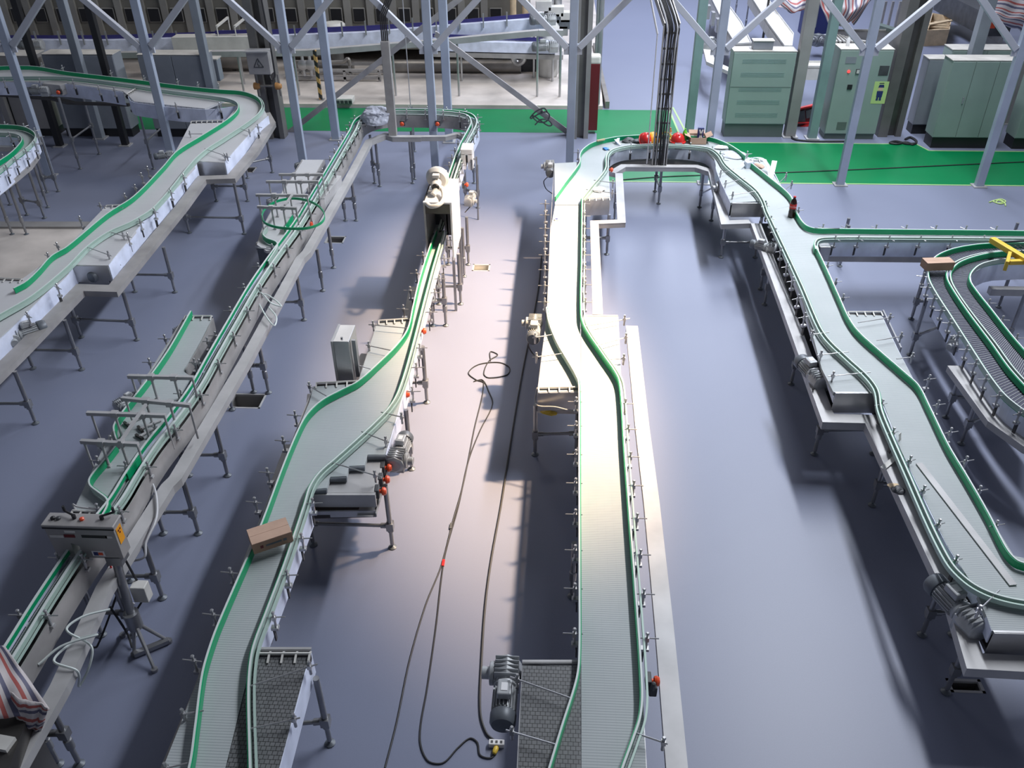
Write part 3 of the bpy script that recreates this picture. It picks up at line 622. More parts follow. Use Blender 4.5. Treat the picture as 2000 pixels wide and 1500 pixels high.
# --- centre-left wide line with the case (merging belts)
C6 = thing('belt_conveyor', 'wide merging belt conveyor left of the centre run, with a stepped cover plate', 'conveyor', W(600, 950, 0))
belts(C6, [[(736, 632), (803, 624), (812, 590), (826, 520), (842, 460), (868, 450), (862, 480), (838, 560), (812, 660), (790, 760), (752, 888), (718, 888), (712, 909), (682, 910), (677, 930), (645, 931), (638, 953), (612, 955), (600, 1000), (560, 1105), (495, 1275), (440, 1500), (380, 1700), (250, 1700), (318, 1500), (402, 1290), (412, 1260), (465, 1125), (520, 985), (568, 870), (604, 786), (612, 755), (699, 749)]])
belts(C6, [[(498, 1276), (605, 1276), (545, 1500), (496, 1700), (382, 1700), (441, 1500)]], m='belt_chain', z=ZB)
frames(C6, [[(868, 450), (838, 565), (812, 665), (790, 762), (754, 888)], [(606, 985), (560, 1108), (497, 1272)], [(607, 1272), (546, 1500), (496, 1700)]], z0=0.90)
frames(C6, [[(842, 460), (812, 585), (802, 625)], [(736, 632), (699, 749)], [(612, 755), (568, 868), (520, 985), (400, 1290), (250, 1700)]], z0=0.95, m='steel_dusty')
endplate(C6, (497, 1269), (607, 1269), m='trunk'); end_comb(C6, (500, 1276), (605, 1276)); end_comb(C6, (740, 626), (801, 622)); end_comb(C6, (618, 748), (698, 744))
x = MB(); x.prism(WS([(606, 962), (733, 962), (753, 888), (716, 886), (709, 907), (679, 908), (674, 928), (642, 929), (636, 951), (612, 953)], ZB-0.07), 1.05, ZB-0.07); x.build('stepped_cover', 'trunk', C6, bevel=0.004)
x = MB(); x.prism(WS([(664, 918), (672, 914), (690, 914), (686, 920)], ZB-0.07), ZB-0.07, ZB-0.05); x.build('hand_hole_cap', 'motor', C6)
for a_, b_ in (((612, 956), (638, 955)), ((645, 933), (677, 932)), ((682, 912), (712, 911)), ((718, 890), (753, 889))): x = MB(); p_ = W(*a_, ZB); q_ = W(*b_, ZB); x.cone(p_-Vector((0, 0, 0.03)), q_-Vector((0, 0, 0.03)), 0.03, n=12); x.build('belt_nose', 'motor_dark', C6, smooth=True)
x = MB(); x.strip([W(609, 966, 1.14), W(733, 966, 1.14)], -0.02, 0.02, 0.97, 1.15); x.build('end_plate', 'trunk', C6)
rail(C6, [(330, 1640), (372, 1500), (384, 1420), (397, 1320), (410, 1270), (430, 1215), (510, 1030), (557, 905), (588, 832), (604, 806), (630, 782), (665, 763), (700, 745), (740, 710), (778, 672), (798, 642), (808, 600), (820, 548), (838, 490), (853, 450)], 1, 0.0)
rail(C6, [(487, 1640), (485, 1500), (482, 1370), (484, 1310), (492, 1262), (515, 1200), (553, 1100), (592, 985), (603, 950), (622, 922), (655, 893), (690, 862), (730, 825), (760, 793), (778, 760), (800, 690), (825, 595), (845, 520), (866, 450)], -1, 0.0, kind='double')
for u, v in ((843, 470), (832, 500), (820, 535), (808, 568), (795, 604), (585, 812), (562, 862), (532, 924), (508, 982), (461, 1120), (427, 1202), (390, 1292)): share(BRK, C6, W(u, v, 1.275), math.radians(175))
for u, v in ((873, 470), (861, 505), (851, 545), (842, 572), (833, 610), (812, 680), (805, 718), (797, 765), (601, 983), (579, 1052), (550, 1124), (523, 1206)): share(BRK, C6, W(u, v, 1.275), math.radians(5))
rods(C6, [(640, 775, 600, 752), (796, 641, 720, 634), (762, 684, 715, 674), (728, 722, 688, 710), (744, 805, 790, 816), (706, 843, 760, 864), (643, 902, 745, 932), (486, 1341, 620, 1297), (486, 1424, 586, 1402), (398, 1388, 352, 1396), (370, 1490, 318, 1502)])
motor(C6, W(775, 898, 1.08), math.radians(85), 0, 1.0, [W(795, 870, 1.1), W(798, 888, 1.0), W(788, 898, 0.9)])
estop(C6, W(748, 914, 1.08), 0.1); estop(C6, W(744, 937, 1.08), 0.1); estop(C6, W(737, 960, 1.08), 0.1); estop(C6, W(819, 647, 1.08), 0.1); estop(C6, W(785, 770, 1.08), 0.1); estop(C6, W(905, 361, 1.1), 0.1)
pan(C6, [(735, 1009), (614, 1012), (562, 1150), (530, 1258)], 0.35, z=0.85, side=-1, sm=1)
pan(C6, [(930, 240), (880, 430), (777, 842), (735, 1009)], 0.22, z=0.90, side=-1, sm=1, m='trunk')
x = MB(); x.strip(WS([(612, 1010), (735, 1008)], 0.86), -0.01, 0.01, 0.86, 0.95); x.build('pan_edge', 'steel', C6)
trunking(C6, [(800, 560), (790, 610), (776, 632)], 0.14, side=1, m='steel_dusty')
trunking(C6, [(706, 690), (655, 765), (600, 770)], 0.16, side=1, m='steel_dusty')
trunking(C6, [(557, 868), (526, 952)], 0.20, side=1, h=0.22, z=0.98, m='trunk')
trunking(C6, [(398, 1302), (318, 1490), (240, 1700)], 0.22, side=1, m='steel_dusty')
motor(C6, W(916, 392, 1.0), math.radians(80), 0, 0.8, [W(921, 382, 1.0), W(920, 400, 0.9), W(908, 415, 0.8)])
legs(C6, [(834, 786, 790, 786), (804, 916, 770, 916), (767, 1069, 612, 1064), (645, 1452, 560, 1460), (900, 594, 858, 594), (846, 636, 871, 636, 0.5), (907, 540), (876, 517, 915, 517), (934, 406, 910, 400), (926, 358)], 1.0)
x = MB(); x.box(W(585, 900, 0.8), (0.1, 0.1, 0.1)); x.build('junction_box', 'steel', C6, bevel=0.01)
# narrow track between blower tunnel and the far bend, then back down the left
C7 = thing('belt_conveyor', 'narrow twin-rail conveyor looping over the far bend to the inspection box', 'conveyor', W(600, 480, 0))
tr = [(850, 455), (862, 420), (885, 345), (905, 290), (920, 262), (926, 245), (915, 231), (880, 225), (820, 223), (760, 223), (725, 229), (702, 240), (690, 262), (655, 322), (612, 395), (580, 448), (540, 503), (498, 565), (455, 640), (420, 702), (385, 765), (345, 822), (300, 878), (262, 935), (232, 985), (205, 1020), (160, 1075), (90, 1180), (35, 1270), (-60, 1420)]
cen = catmull(WS(tr, ZB), 5)
MB().strip(cen, -0.055, 0.055, ZB-0.03, ZB).build('slat_chain', 'belt', C7)
MB().strip(cen, -0.12, -0.108, 0.92, ZB-0.01).build('side_frame', 'film', C7); MB().strip(cen, 0.108, 0.12, 0.92, ZB-0.01).build('side_frame', 'steel_dusty', C7)
MB().strip(cen, -0.108, 0.108, ZB-0.2, ZB-0.19).build('bed_plate', 'steel_dark', C7)
for s_, gname in ((1, 'l'), (-1, 'r')):
    r2 = MB().strip(cen, 0.062*s_, 0.074*s_, 1.24, 1.30).build('guide_rail', 'pale_green', C7)
    MB().strip(cen, 0.056*s_, 0.062*s_, 1.245, 1.295).build('wear_strip', 'green', r2); MB().strip(cen, 0.054*s_, 0.078*s_, 1.299, 1.307).build('top_lip', 'lip', r2)
    MB().strip(cen, 0.100*s_, 0.110*s_, 1.24, 1.265).build('outer_rail', 'pale_green', r2)
Lc = arc_len(cen); s = 0.4; i = 0
while s < Lc[-1]:
    p, d = at_len(cen, Lc, s); n_ = perp(d)
    for sg in ((1, -1) if i % 1 == 0 else ()):
        if not (s < 1.2): share(BRK, C7, Vector((p.x, p.y, 1.275))+n_*(0.075*sg), math.atan2(n_.y*sg, n_.x*sg))
    s += 0.46 if s < 12 else 0.72; i += 1
    if i > 44: break
trunking(C7, [(1100, 262)] and [(822, 267), (766, 267), (753, 263), (726, 274), (688, 346), (607, 491), (594, 504), (490, 700), (354, 934), (338, 950), (217, 1145), (130, 1340), (30, 1520), (-60, 1680)], 0.15, side=-1, h=0.11)
trunking(C7, [(915, 272), (893, 261), (870, 266), (766, 267)], 0.12, side=-1)
pan(C7, [(680, 330), (600, 455), (500, 620), (400, 780), (300, 925), (200, 1090), (80, 1290), (-40, 1480)], 0.30, z=0.84, side=-1, sm=1, m='steel_dusty')
for a in ((725, 240, 760, 232), ): pass
estop(C7, W(786, 240, 1.08), -1.57); estop(C7, W(855, 240, 1.08), -1.57); estop(C7, W(601, 437, 1.1), -0.4)
x = MB(); x.beam(W(658, 352, 1.04), W(622, 398, 1.04), 0.22, 0.22); x.build('drive_box', 'trunk', C7, bevel=0.01)
x = MB(); x.box(W(272, 930, 1.12), (0.22, 0.16, 0.16)); x.build('control_box', 'steel_dusty', C7, bevel=0.01)
for k, (u, v) in enumerate(((268, 945), (282, 942))): x = MB(); x.lathe(W(u, v, 1.0), [(0.05, 0), (0.05, 0.03), (0.02, 0.04)], axis=Vector((0.3, -1, 0.2)), n=16); x.build('pulley', 'steel', C7, smooth=True)
for u, v in ((403, 752), (395, 775), (300, 870), (340, 860)): x = MB(); x.lathe(W(u, v, 1.05), [(0.02, -0.04), (0.06, -0.035), (0.06, 0), (0.03, 0.01), (0.03, 0.08)], axis=Vector((1, -0.3, 0)), n=14); x.build('sprocket', 'black', C7, smooth=True)
warp(C7, lambda x, y: 0.32*max(0, min(1, (y-14)/6.5))**1.4)
legs(C7, [(675, 431, 696, 431, 0.5), (652, 523), (631, 568), (594, 625, 520, 625), (496, 766, 525, 767, 0.5), (454, 800), (445, 929, 370, 929), (388, 1042, 320, 1042), (318, 1168, 240, 1168), (115, 1493, 156, 1493, 0.5), (262, 1240, 200, 1240)])
legs(C7, [(732, 358, 742, 364, 0.5), (806, 358), (810, 350), (810, 296), (850, 350)], 1.16)
# side belts along the narrow track
C8 = thing('belt_conveyor', 'short pale side belt under a loose ring of green rail', 'conveyor', W(560, 450, 0))
belts(C8, [[(592, 312), (632, 312), (604, 360), (585, 388), (625, 372), (626, 380), (598, 420), (570, 455), (545, 487), (520, 490), (502, 478), (515, 440), (545, 385), (568, 350)]], m='belt_white')
frames(C8, [[(590, 312), (545, 385), (515, 440), (502, 478)], [(634, 312), (600, 368)]], z0=0.93, m='steel_dusty')
endplate(C8, (502, 484), (545, 490), z0=0.85, m='motor_dark')
x = MB(); x.cone(W(502, 480, 1.1), W(540, 483, 1.1), 0.07, n=14); x.build('end_roller', 'steel', C8, smooth=True)
rng = [(512, 424), (518, 408), (540, 394), (570, 388), (600, 392), (622, 403), (634, 420), (628, 435), (605, 445), (575, 447), (540, 444), (518, 436)]
P = catmull(WS(rng, 1.42), 6, True); MB().strip(P, -0.006, 0.006, 1.40, 1.445, True).build('loose_ring_rail', 'green', C8)
rail(C8, [(520, 443), (512, 455), (520, 465), (538, 472), (540, 480), (522, 510)], 1, 0, green=False)
motor(C8, W(583, 325, 1.05), math.radians(60), 0, 0.62); motor(C8, W(528, 395, 1.05), math.radians(60), 0, 0.55)
legs_under(C8, [(600, 325), (560, 400), (530, 470)])
def gantry(parent, u0, v0, u1, v1, zt=1.62, drops=(0.35, 0.65), zl=1.2):
    a = W(u0, v0, zt); b = W(u1, v1, zt); m = MB(); m.beam(a, b, 0.045, 0.045)
    for q in (a.lerp(b, 0.05), b.lerp(a, 0.02)): m.cone(q, q-Vector((0, 0, zt-1.05)), 0.014, n=8)
    for t in drops: q = a.lerp(b, t); m.cone(q+Vector((0, 0, 0.03)), Vector((q.x, q.y, zl)), 0.016, n=8); m.box(q, (0.08, 0.07, 0.07)); m.box(Vector((q.x, q.y, zl)), (0.05, 0.05, 0.05))
    m.build('guide_gantry', 'trunk', parent)
gantry(C8, 545, 341, 631, 341); gantry(C8, 520, 355, 622, 355); gantry(C8, 500, 381, 602, 382); gantry(C8, 503, 404, 580, 407)
x = MB(); x.beam(W(556, 401, 1.66), W(572, 378, 1.66), 0.03, 0.03); x.build('cross_rod', 'trunk', C8)
x = MB(); x.strip(WS([(556, 448), (572, 424)], 1.3), -0.008, 0.008, 1.16, 1.34); x.build('divert_plate', 'green', C8)
C9 = thing('belt_conveyor', 'short grey side belt with green outer rail and three T-handled tools lying on it', 'conveyor', W(300, 780, 0))
belts(C9, [[(360, 622), (414, 621), (392, 665), (358, 725), (372, 735), (345, 785), (290, 862), (245, 940), (214, 985), (195, 1006), (142, 1002), (170, 940), (215, 850), (280, 745)]])
frames(C9, [[(358, 622), (280, 745), (215, 850), (142, 1002)], [(416, 621), (395, 665), (362, 722)]], z0=0.93, m='steel_dusty')
end_comb(C9, (362, 617), (413, 617)); end_comb(C9, (142, 997), (194, 1000)); endplate(C9, (140, 1006), (196, 1008), z0=0.95, m='steel_dusty')
rail(C9, [(374, 607), (333, 679), (294, 735), (240, 805), (225, 829), (226, 846), (232, 862)], -1, 0.0)
rail(C9, [(228, 870), (210, 893), (178, 932), (178, 946), (195, 960), (210, 972), (212, 985), (198, 1012)], -1, 0.0)
x = MB(); x.strip(WS([(247, 925), (274, 888)], 1.3), -0.008, 0.008, 1.17, 1.30); x.build('divert_plate', 'green', C9)
for u, v in ((330, 662), (300, 708), (280, 740), (226, 860), (200, 900)): share(BRK, C9, W(u, v, 1.275), math.radians(180))
for u, v in ((398, 667), (372, 708)): share(BRK, C9, W(u, v, 1.275), 0.0)
motor(C9, W(352, 650, 1.05), math.radians(62), 0, 0.75); motor(C9, W(234, 790, 1.05), math.radians(60), 0, 0.62); motor(C9, W(205, 878, 1.0), math.radians(62), 0, 0.6)
for a in ((250, 735, 378, 738), (238, 778, 372, 792), (170, 807, 324, 812), (158, 862, 270, 868)): gantry(C9, *a, zt=1.55, drops=(0.35, 0.7))
x = MB(); x.beam(W(234, 864, 1.60), W(285, 790, 1.60), 0.03, 0.03); x.build('cross_rod', 'trunk', C9)
x = MB(); x.tube(catmull([W(148, 996, 1.2), W(142, 985, 1.25), W(152, 990, 1.25), W(200, 996, 1.25)], 5), 0.01, 6); x.build('guard_rod', 'trunk', C9)
legs_under(C9, [(370, 660), (310, 740), (240, 850), (175, 985), (200, 985)])
# --- the big left conveyor and the small curve at the far left
C10 = thing('belt_conveyor', 'wide pale belt conveyor at the left doubling back near the grey cabinets', 'conveyor', W(300, 450, 0))
belts(C10, [[(466, 206), (512, 206), (522, 226), (503, 243), (437, 317), (384, 315), (384, 321), (285, 425), (210, 519), (142, 517), (128, 535), (60, 602), (0, 660), (-120, 760), (-120, 620), (-20, 545), (40, 547), (132, 481), (205, 404), (246, 403), (318, 327), (345, 292), (372, 241), (437, 239)]], m='belt_white')
belts(C10, [[(-80, 140), (0, 136), (60, 133), (130, 144), (250, 159), (360, 174), (430, 179), (470, 182), (500, 192), (512, 206), (466, 206), (455, 198), (440, 195), (400, 212), (262, 198), (250, 186), (240, 178), (130, 162), (0, 158), (-80, 158)]], m='belt_white')
frames(C10, [[(524, 226), (505, 243), (439, 317)], [(384, 321), (285, 427), (212, 519)], [(142, 519), (60, 604), (0, 662), (-120, 762)], [(-80, 160), (0, 160), (130, 164), (240, 180)], [(250, 188), (262, 200), (400, 214), (462, 207)]], z0=0.88)
endplate(C10, (380, 315), (438, 318), z0=0.9); endplate(C10, (140, 519), (211, 520), z0=0.9); end_comb(C10, (374, 237), (436, 235)); end_comb(C10, (208, 401), (245, 400)); end_comb(C10, (-20, 542), (42, 545)); end_comb(C10, (247, 184), (269, 170))
rail(C10, [(27, 563), (51, 550), (76, 527), (102, 499), (132, 481), (210, 417), (261, 384), (318, 327), (348, 294), (400, 262), (444, 234), (463, 217), (466, 204), (456, 196), (430, 190), (330, 177), (250, 165), (130, 151), (60, 150), (-80, 152)], 1, 0)
rail(C10, [(-120, 680), (0, 612), (60, 577), (126, 523), (168, 481), (210, 452), (255, 432), (300, 403), (375, 315), (402, 291), (432, 272), (492, 232), (510, 212), (508, 197), (496, 187), (470, 179), (430, 176), (360, 169), (250, 155), (130, 141), (55, 130), (-80, 134)], -1, 0, kind='double')
for u, v in ((116, 482), (98, 502), (160, 430), (280, 345), (268, 368), (248, 385), (292, 332)): share(BRK, C10, W(u, v, 1.275), math.radians(150))
for u, v, a in ((435, 305, -20), (500, 248, -20), (355, 345, -30), (330, 375, -30), (298, 412, -30), (270, 432, -30), (246, 460, -30), (108, 560, -30), (50, 615, -30), (10, 158, -90), (80, 158, -90), (145, 160, -90), (195, 172, -90), (225, 175, -90), (345, 205, -90), (430, 205, -90), (80, 130, 90), (120, 135, 90), (215, 145, 90), (280, 155, 90), (345, 162, 90), (385, 168, 90), (425, 170, 90)): share(BRK, C10, W(u, v, 1.275), math.radians(a))
rods(C10, [(466, 250, 490, 260), (400, 291, 450, 308), (210, 452, 245, 462), (168, 482, 218, 500), (395, 262, 368, 262), (240, 406, 190, 402)])
motor(C10, W(218, 520, 1.0), math.radians(-110), 0, 1.0, [W(214, 550, 1.0), W(222, 556, 0.85), W(226, 545, 0.9)]); motor(C10, W(20, 660, 1.0), math.radians(45), 0, 1.1); motor(C10, W(396, 205, 1.05), math.radians(185), 0, 0.9, [W(378, 214, 1.0), W(380, 230, 0.8), W(392, 238, 0.8)]); motor(C10, W(88, 176, 1.05), math.radians(185), 0, 0.95)
motor(C10, W(332, 302, 1.05), math.radians(200), 0, 0.7)
x = MB(); x.beam(W(95, 168, 1.08), W(130, 172, 1.08), 0.4, 0.25); x.build('control_box', 'trunk', C10, bevel=0.01)
estop(C10, W(116, 178, 1.08), -1.57); estop(C10, W(441, 317, 1.05), -0.6); estop(C10, W(106, 566, 1.05), -0.6)
trunking(C10, [(527, 218), (538, 238), (505, 292), (459, 348), (402, 350), (366, 400), (228, 570), (163, 568), (60, 675), (0, 735), (-120, 850)], 0.22, side=-1, h=0.10, z=1.02, m='steel_dusty')
pan(C10, [(526, 236), (497, 285), (450, 333), (395, 338), (285, 460), (215, 550), (150, 552), (0, 715), (-120, 830)], 0.40, z=0.80, side=-1, sm=1)
pan(C10, [(-80, 185), (0, 184), (100, 192), (130, 200), (250, 204)], 0.3, z=0.78, side=1, sm=1, m='steel_dark'); pan(C10, [(255, 215), (330, 222), (420, 228), (470, 220)], 0.3, z=0.78, side=1, sm=1, m='steel_dark')
warp(C10, lambda x, y: 0.80*max(0, min(1.1, (y-13)/11))**1.5)
legs(C10, [(159, 659, 268, 664), (264, 570, 342, 571), (160, 722, 65, 720), (70, 827, -20, 827)], 0.92)
legs(C10, [(370, 455, 477, 457), (423, 393, 484, 393)], 1.12); legs(C10, [(532, 337, 484, 348)], 1.32); legs(C10, [(157, 330, 194, 301, 0.75)], 1.75); legs(C10, [(300, 330, 330, 300, 0.7)], 1.55); legs(C10, [(30, 300)], 1.8)
C11 = thing('belt_conveyor', 'small tight curve of narrow conveyor at the far left edge of the hall', 'conveyor', W(40, 300, 0))
lo = [(-90, 243), (0, 244), (40, 247), (62, 256), (68, 268), (55, 285), (25, 308), (0, 330), (-80, 390)]; li = [(-90, 252), (0, 252), (35, 255), (56, 264), (58, 274), (42, 290), (18, 307), (0, 322), (-80, 378)]
P = catmull(WS(lo, ZB), 5)+catmull(WS([(-80, 360), (0, 313), (14, 303), (35, 285), (44, 270), (30, 260), (0, 259), (-90, 260)], ZB), 5)
MB().prism(P, 1.15, ZB).build('belt', 'belt', C11)
rail(C11, lo, 1, 0.5); rail(C11, [(-90, 258), (0, 259), (30, 261), (44, 270), (35, 286), (12, 306), (-80, 362)], -1, 0.6)
frames(C11, [[(72, 268), (58, 290), (30, 315), (0, 342), (-80, 400)], [(-90, 262), (0, 262), (32, 264)]], z0=0.88)
motor(C11, W(38, 318, 1.0), math.radians(190), 0, 0.85); estop(C11, W(2, 345, 1.05), -0.8)
trunking(C11, [(76, 298), (60, 320), (30, 345), (0, 368), (-80, 430)], 0.15, side=-1, m='steel_dusty'); trunking(C11, [(-90, 285), (30, 286)], 0.15, side=1)
warp(C11, lambda x, y: 0.42)
legs(C11, [(24, 458), (52, 458), (53, 420, 87, 426), (94, 405), (114, 374, 92, 376), (20, 400)], 1.3)

# ================================================================ MACHINES ON THE LINES
def box_part(parent, a, b, z0, z1, m, name, bevel=0.004, depth=None):
    pass
t = thing('air_knife_tunnel', 'white steel drying tunnel with round blower on top straddling the narrow track', 'machine', W(870, 470, 0))
zt = 2.05; p = W(826, 395, zt); q = W(882, 395, zt); r = W(894, 349, zt); s_ = W(843, 349, zt)
x0, x1 = p.x, q.x; y0, y1 = p.y, r.y; zb = 1.0
d = (Vector((s_.x-p.x, s_.y-p.y, 0)))
def sk(x, y, z): return Vector((x+(y-y0)/(y1-y0)*d.x, y, z))
def skbox(xa, xb, ya, yb, za, zb_, mb):
    vs = [sk(xa, ya, za), sk(xb, ya, za), sk(xb, yb, za), sk(xa, yb, za), sk(xa, ya, zb_), sk(xb, ya, zb_), sk(xb, yb, zb_), sk(xa, yb, zb_)]
    mb.add(vs, [(3, 2, 1, 0), (4, 5, 6, 7), (0, 1, 5, 4), (1, 2, 6, 5), (2, 3, 7, 6), (3, 0, 4, 7)])
m = MB(); skbox(x0, x1, y0, y1, zt-0.03, zt, m); m.build('top_plate', 'white', t)
m = MB(); skbox(x1-0.03, x1, y0, y1, zb, zt-0.03, m); m.build('side_panel', 'white', t); m = MB(); skbox(x0, x0+0.03, y0, y1, zb, zt-0.03, m); m.build('side_panel', 'steel', t)
m = MB(); skbox(x0+0.03, x1-0.03, y0, y0+0.04, zt-0.2, zt-0.04, m); m.build('front_header', 'steel_dark', t)
m = MB(); skbox(x0+0.03, x0+0.25, y1-0.05, y1, zb, zt-0.03, m); skbox(x1-0.25, x1-0.03, y1-0.05, y1, zb, zt-0.03, m); skbox(x0+0.25, x1-0.25, y1-0.05, y1, 1.5, zt-0.03, m); m.build('rear_panel', 'dark_grey', t)
for xx in (x0+0.02, x1-0.02):
    for yy in (y0+0.03, y1-0.03): g_ = sk(xx, yy, 0); m = MB(); m.beam(Vector((g_.x, g_.y, 0.0)), Vector((g_.x, g_.y, zb+0.05)), 0.045, 0.045, up=Vector((0, 1, 0))); m.build('leg', 'steel_leg', t)
bc = W(853, 352, zt+0.20); m = MB(); m.lathe(bc+Vector((0, 0.12, 0)), [(0.05, -0.09), (0.16, -0.085), (0.19, -0.04), (0.20, 0.0), (0.19, 0.04), (0.15, 0.08), (0.06, 0.09)], axis=Vector((0.1, 1, 0.15)), n=28); m.build('blower_housing', 'off_white', t, smooth=True)
m = MB(); m.lathe(bc+Vector((0, 0.0, -0.03)), [(0.07, 0), (0.085, 0.03), (0.085, 0.17), (0.07, 0.20)], axis=Vector((0, -1, -0.1)), n=22); m.box(bc+Vector((0, -0.06, 0.10)), (0.11, 0.10, 0.05)); o = m.build('blower_motor', 'off_white', t, smooth=True)
m = MB(); m.lathe(bc+Vector((0, -0.20, -0.05)), [(0.062, 0), (0.055, 0.012)], axis=Vector((0, -1, -0.1)), n=20); m.build('fan_grille', 'black', o)
m = MB(); m.cone(W(853, 368, zt+0.12), W(846, 380, zt+0.05), 0.05, n=16); m.build('silencer', 'off_white', t, smooth=True)
m = MB(); m.tube(catmull([W(862, 366, zt+0.12), W(866, 378, zt+0.08), W(865, 392, zt+0.04), W(855, 401, zt+0.02), W(841, 403, zt), W(834, 398, zt)], 8), 0.036, 12); m.build('air_hose', 'off_white', t, smooth=True)
m = MB(); m.tube(catmull([W(848, 348, zt+0.2), W(840, 360, zt+0.1), W(834, 375, zt+0.02), W(828, 392, zt)], 6), 0.012, 6); m.build('blower_cable', 'rubber', t, smooth=True)
t = thing('bottle_sensor_housing', 'small white boxed sensor housing over the narrow track behind the drying tunnel', 'sensor box', W(912, 300, 0))
a = W(899, 292, 1.62); b = W(922, 292, 1.62); a2 = W(902, 279, 1.62); w_ = b.x-a.x; dd = a2.y-a.y
m = MB(); c = Vector(((a.x+b.x)/2, a.y+dd/2, 0)); m.box(c+Vector((0, 0, 1.56)), (w_, dd, 0.12)); m.box(c+Vector((-w_/2+0.05, 0, 1.36)), (0.1, dd, 0.34)); m.box(c+Vector((w_/2-0.05, 0, 1.36)), (0.1, dd, 0.34)); m.build('housing', 'white', t, bevel=0.01)
m = MB(); m.box(c+Vector((0, -dd/2+0.02, 1.42)), (0.10, 0.02, 0.16)); m.build('slot_curtain', 'black', t)
for s_ in (-1, 1): m = MB(); m.box(c+Vector((s_*(w_/2-0.02), -dd/2-0.01, 1.3)), (0.04, 0.03, 0.22)); m.build('mount_bracket', 'motor_dark', t)
m = MB(); m.cone(Vector((c.x+w_/2+0.06, c.y, 0)), Vector((c.x+w_/2+0.06, c.y, 1.4)), 0.02, n=8); m.cone(Vector((c.x+w_/2+0.06, c.y, 1.35)), Vector((c.x, c.y, 1.35)), 0.02, n=8); m.build('post', 'steel_leg', t)
t = thing('control_cabinet', 'stainless control box on an arm left of the merging belts, lid side up', 'control box', W(690, 740, 0))
a = W(647, 667, 1.75); b = W(678, 667, 1.75); c2 = W(691, 634, 1.75); zb = 1.13; w_ = b.x-a.x; dp = c2.y-b.y
m = MB(); m.box(Vector((a.x+w_/2+0.02, a.y+dp/2, (1.75+zb)/2)), (w_, dp, 1.75-zb)); m.build('body', 'steel', t, bevel=0.006)
m = MB(); m.box(Vector((a.x+0.005, a.y+dp/2, (1.75+zb)/2)), (0.03, dp+0.02, 1.75-zb+0.01)); m.build('door', 'trunk', t, bevel=0.004)
m = MB(); m.cone(Vector((a.x+0.12, a.y+0.08, 1.75)), Vector((a.x+0.12, a.y+0.08, 1.77)), 0.015, n=10); m.build('lifting_eye', 'steel_leg', t)
m = MB(); m.beam(Vector((b.x+0.06, a.y+0.1, 1.15)), Vector((b.x+0.06, a.y+0.1, 1.72)), 0.05, 0.04, up=Vector((0, 1, 0))); m.beam(Vector((b.x+0.06, a.y+0.25, 1.05)), Vector((b.x+0.55, a.y+0.25, 1.05)), 0.08, 0.08); m.beam(Vector((b.x+0.45, a.y+0.2, 0.0)), Vector((b.x+0.45, a.y+0.2, 1.05)), 0.06, 0.06, up=Vector((0, 1, 0))); m.build('support_arm', 'steel_leg', t)
m = MB(); m.tube(catmull([Vector((b.x-0.05, a.y+0.05, zb)), Vector((b.x, a.y+0.02, zb-0.12)), Vector((b.x+0.2, a.y+0.05, zb-0.18)), Vector((b.x+0.4, a.y+0.2, zb-0.2))], 6), 0.028, 8); m.build('conduit', 'rubber', t, smooth=True)
# level inspection machine on tripod stand
t = thing('level_inspection_unit', 'grey inspection box with amber warning label standing on a tripod pole', 'machine', W(265, 1250, 0))
zt = 1.62; a = W(84, 1028, zt); b = W(220, 1032, zt); c2 = W(93, 1012, zt); w_ = b.x-a.x; dp = max(0.16, c2.y-a.y); yb = a.y
m = MB(); m.quadY([(a.x, zt), (b.x, zt), (b.x, 1.20), (a.x+w_*0.41, 1.20), (a.x+w_*0.41, 1.36), (a.x+w_*0.30, 1.40), (a.x+w_*0.30, 1.20), (a.x+0.02, 1.20)], yb, yb+dp); m.build('housing', 'steel_dusty', t)
m = MB(); m.box(Vector((a.x+w_/2, yb+dp/2, zt+0.012)), (w_+0.03, dp+0.03, 0.03)); m.build('lid', 'steel_dusty', t, bevel=0.01)
m = MB(); m.box(Vector((a.x+w_/2, yb-0.006, zt-0.012)), (w_+0.02, 0.012, 0.02)); m.build('seal', 'black', t)
for i, (f, mm_) in enumerate(((0.10, 'black'), (0.18, 'dark_grey'), (0.52, 'orange'))):
    m = MB(); m.lathe(Vector((a.x+w_*f, yb+dp*0.5, zt+0.027)), [(0.022, 0), (0.024, 0.02), (0.012, 0.03)], n=14); m.build('button', mm_, t, smooth=True)
for f, s_ in ((0.40, -1), (0.80, 1)):
    m = MB(); q = Vector((a.x+w_*f, yb+dp*0.6, zt+0.03)); m.cone(q, q+Vector((0, 0, 0.04)), 0.02, n=10); m.cone(q+Vector((0, 0, 0.04)), q+Vector((0.11*s_, 0.05, 0.05)), 0.012, n=8); m.cone(q+Vector((0.11*s_, 0.05, 0.05)), q+Vector((0.11*s_, 0.05, 0.11)), 0.014, n=8); m.build('crank_handle', 'rubber', t, smooth=True)
def plate(parent, x, z, w, h, m_, name='label_plate', y=None, t_=0.003):
    o = MB(); o.box(Vector((x, (yb if y is None else y)-t_/2-0.001, z)), (w, t_, h)); return o.build(name, m_, parent)
plate(t, a.x+w_*0.36, zt-0.06, 0.11, 0.03, 'off_white'); plate(t, a.x+w_*0.14, zt-0.13, 0.14, 0.035, 'off_white'); o = plate(t, a.x+w_*0.33, zt-0.12, 0.11, 0.04, 'dark_red')
o = plate(t, a.x+w_*0.69, zt-0.12, 0.26, 0.035, 'black', 'display'); plate(t, a.x+w_*0.90, zt-0.12, 0.07, 0.03, 'off_white')
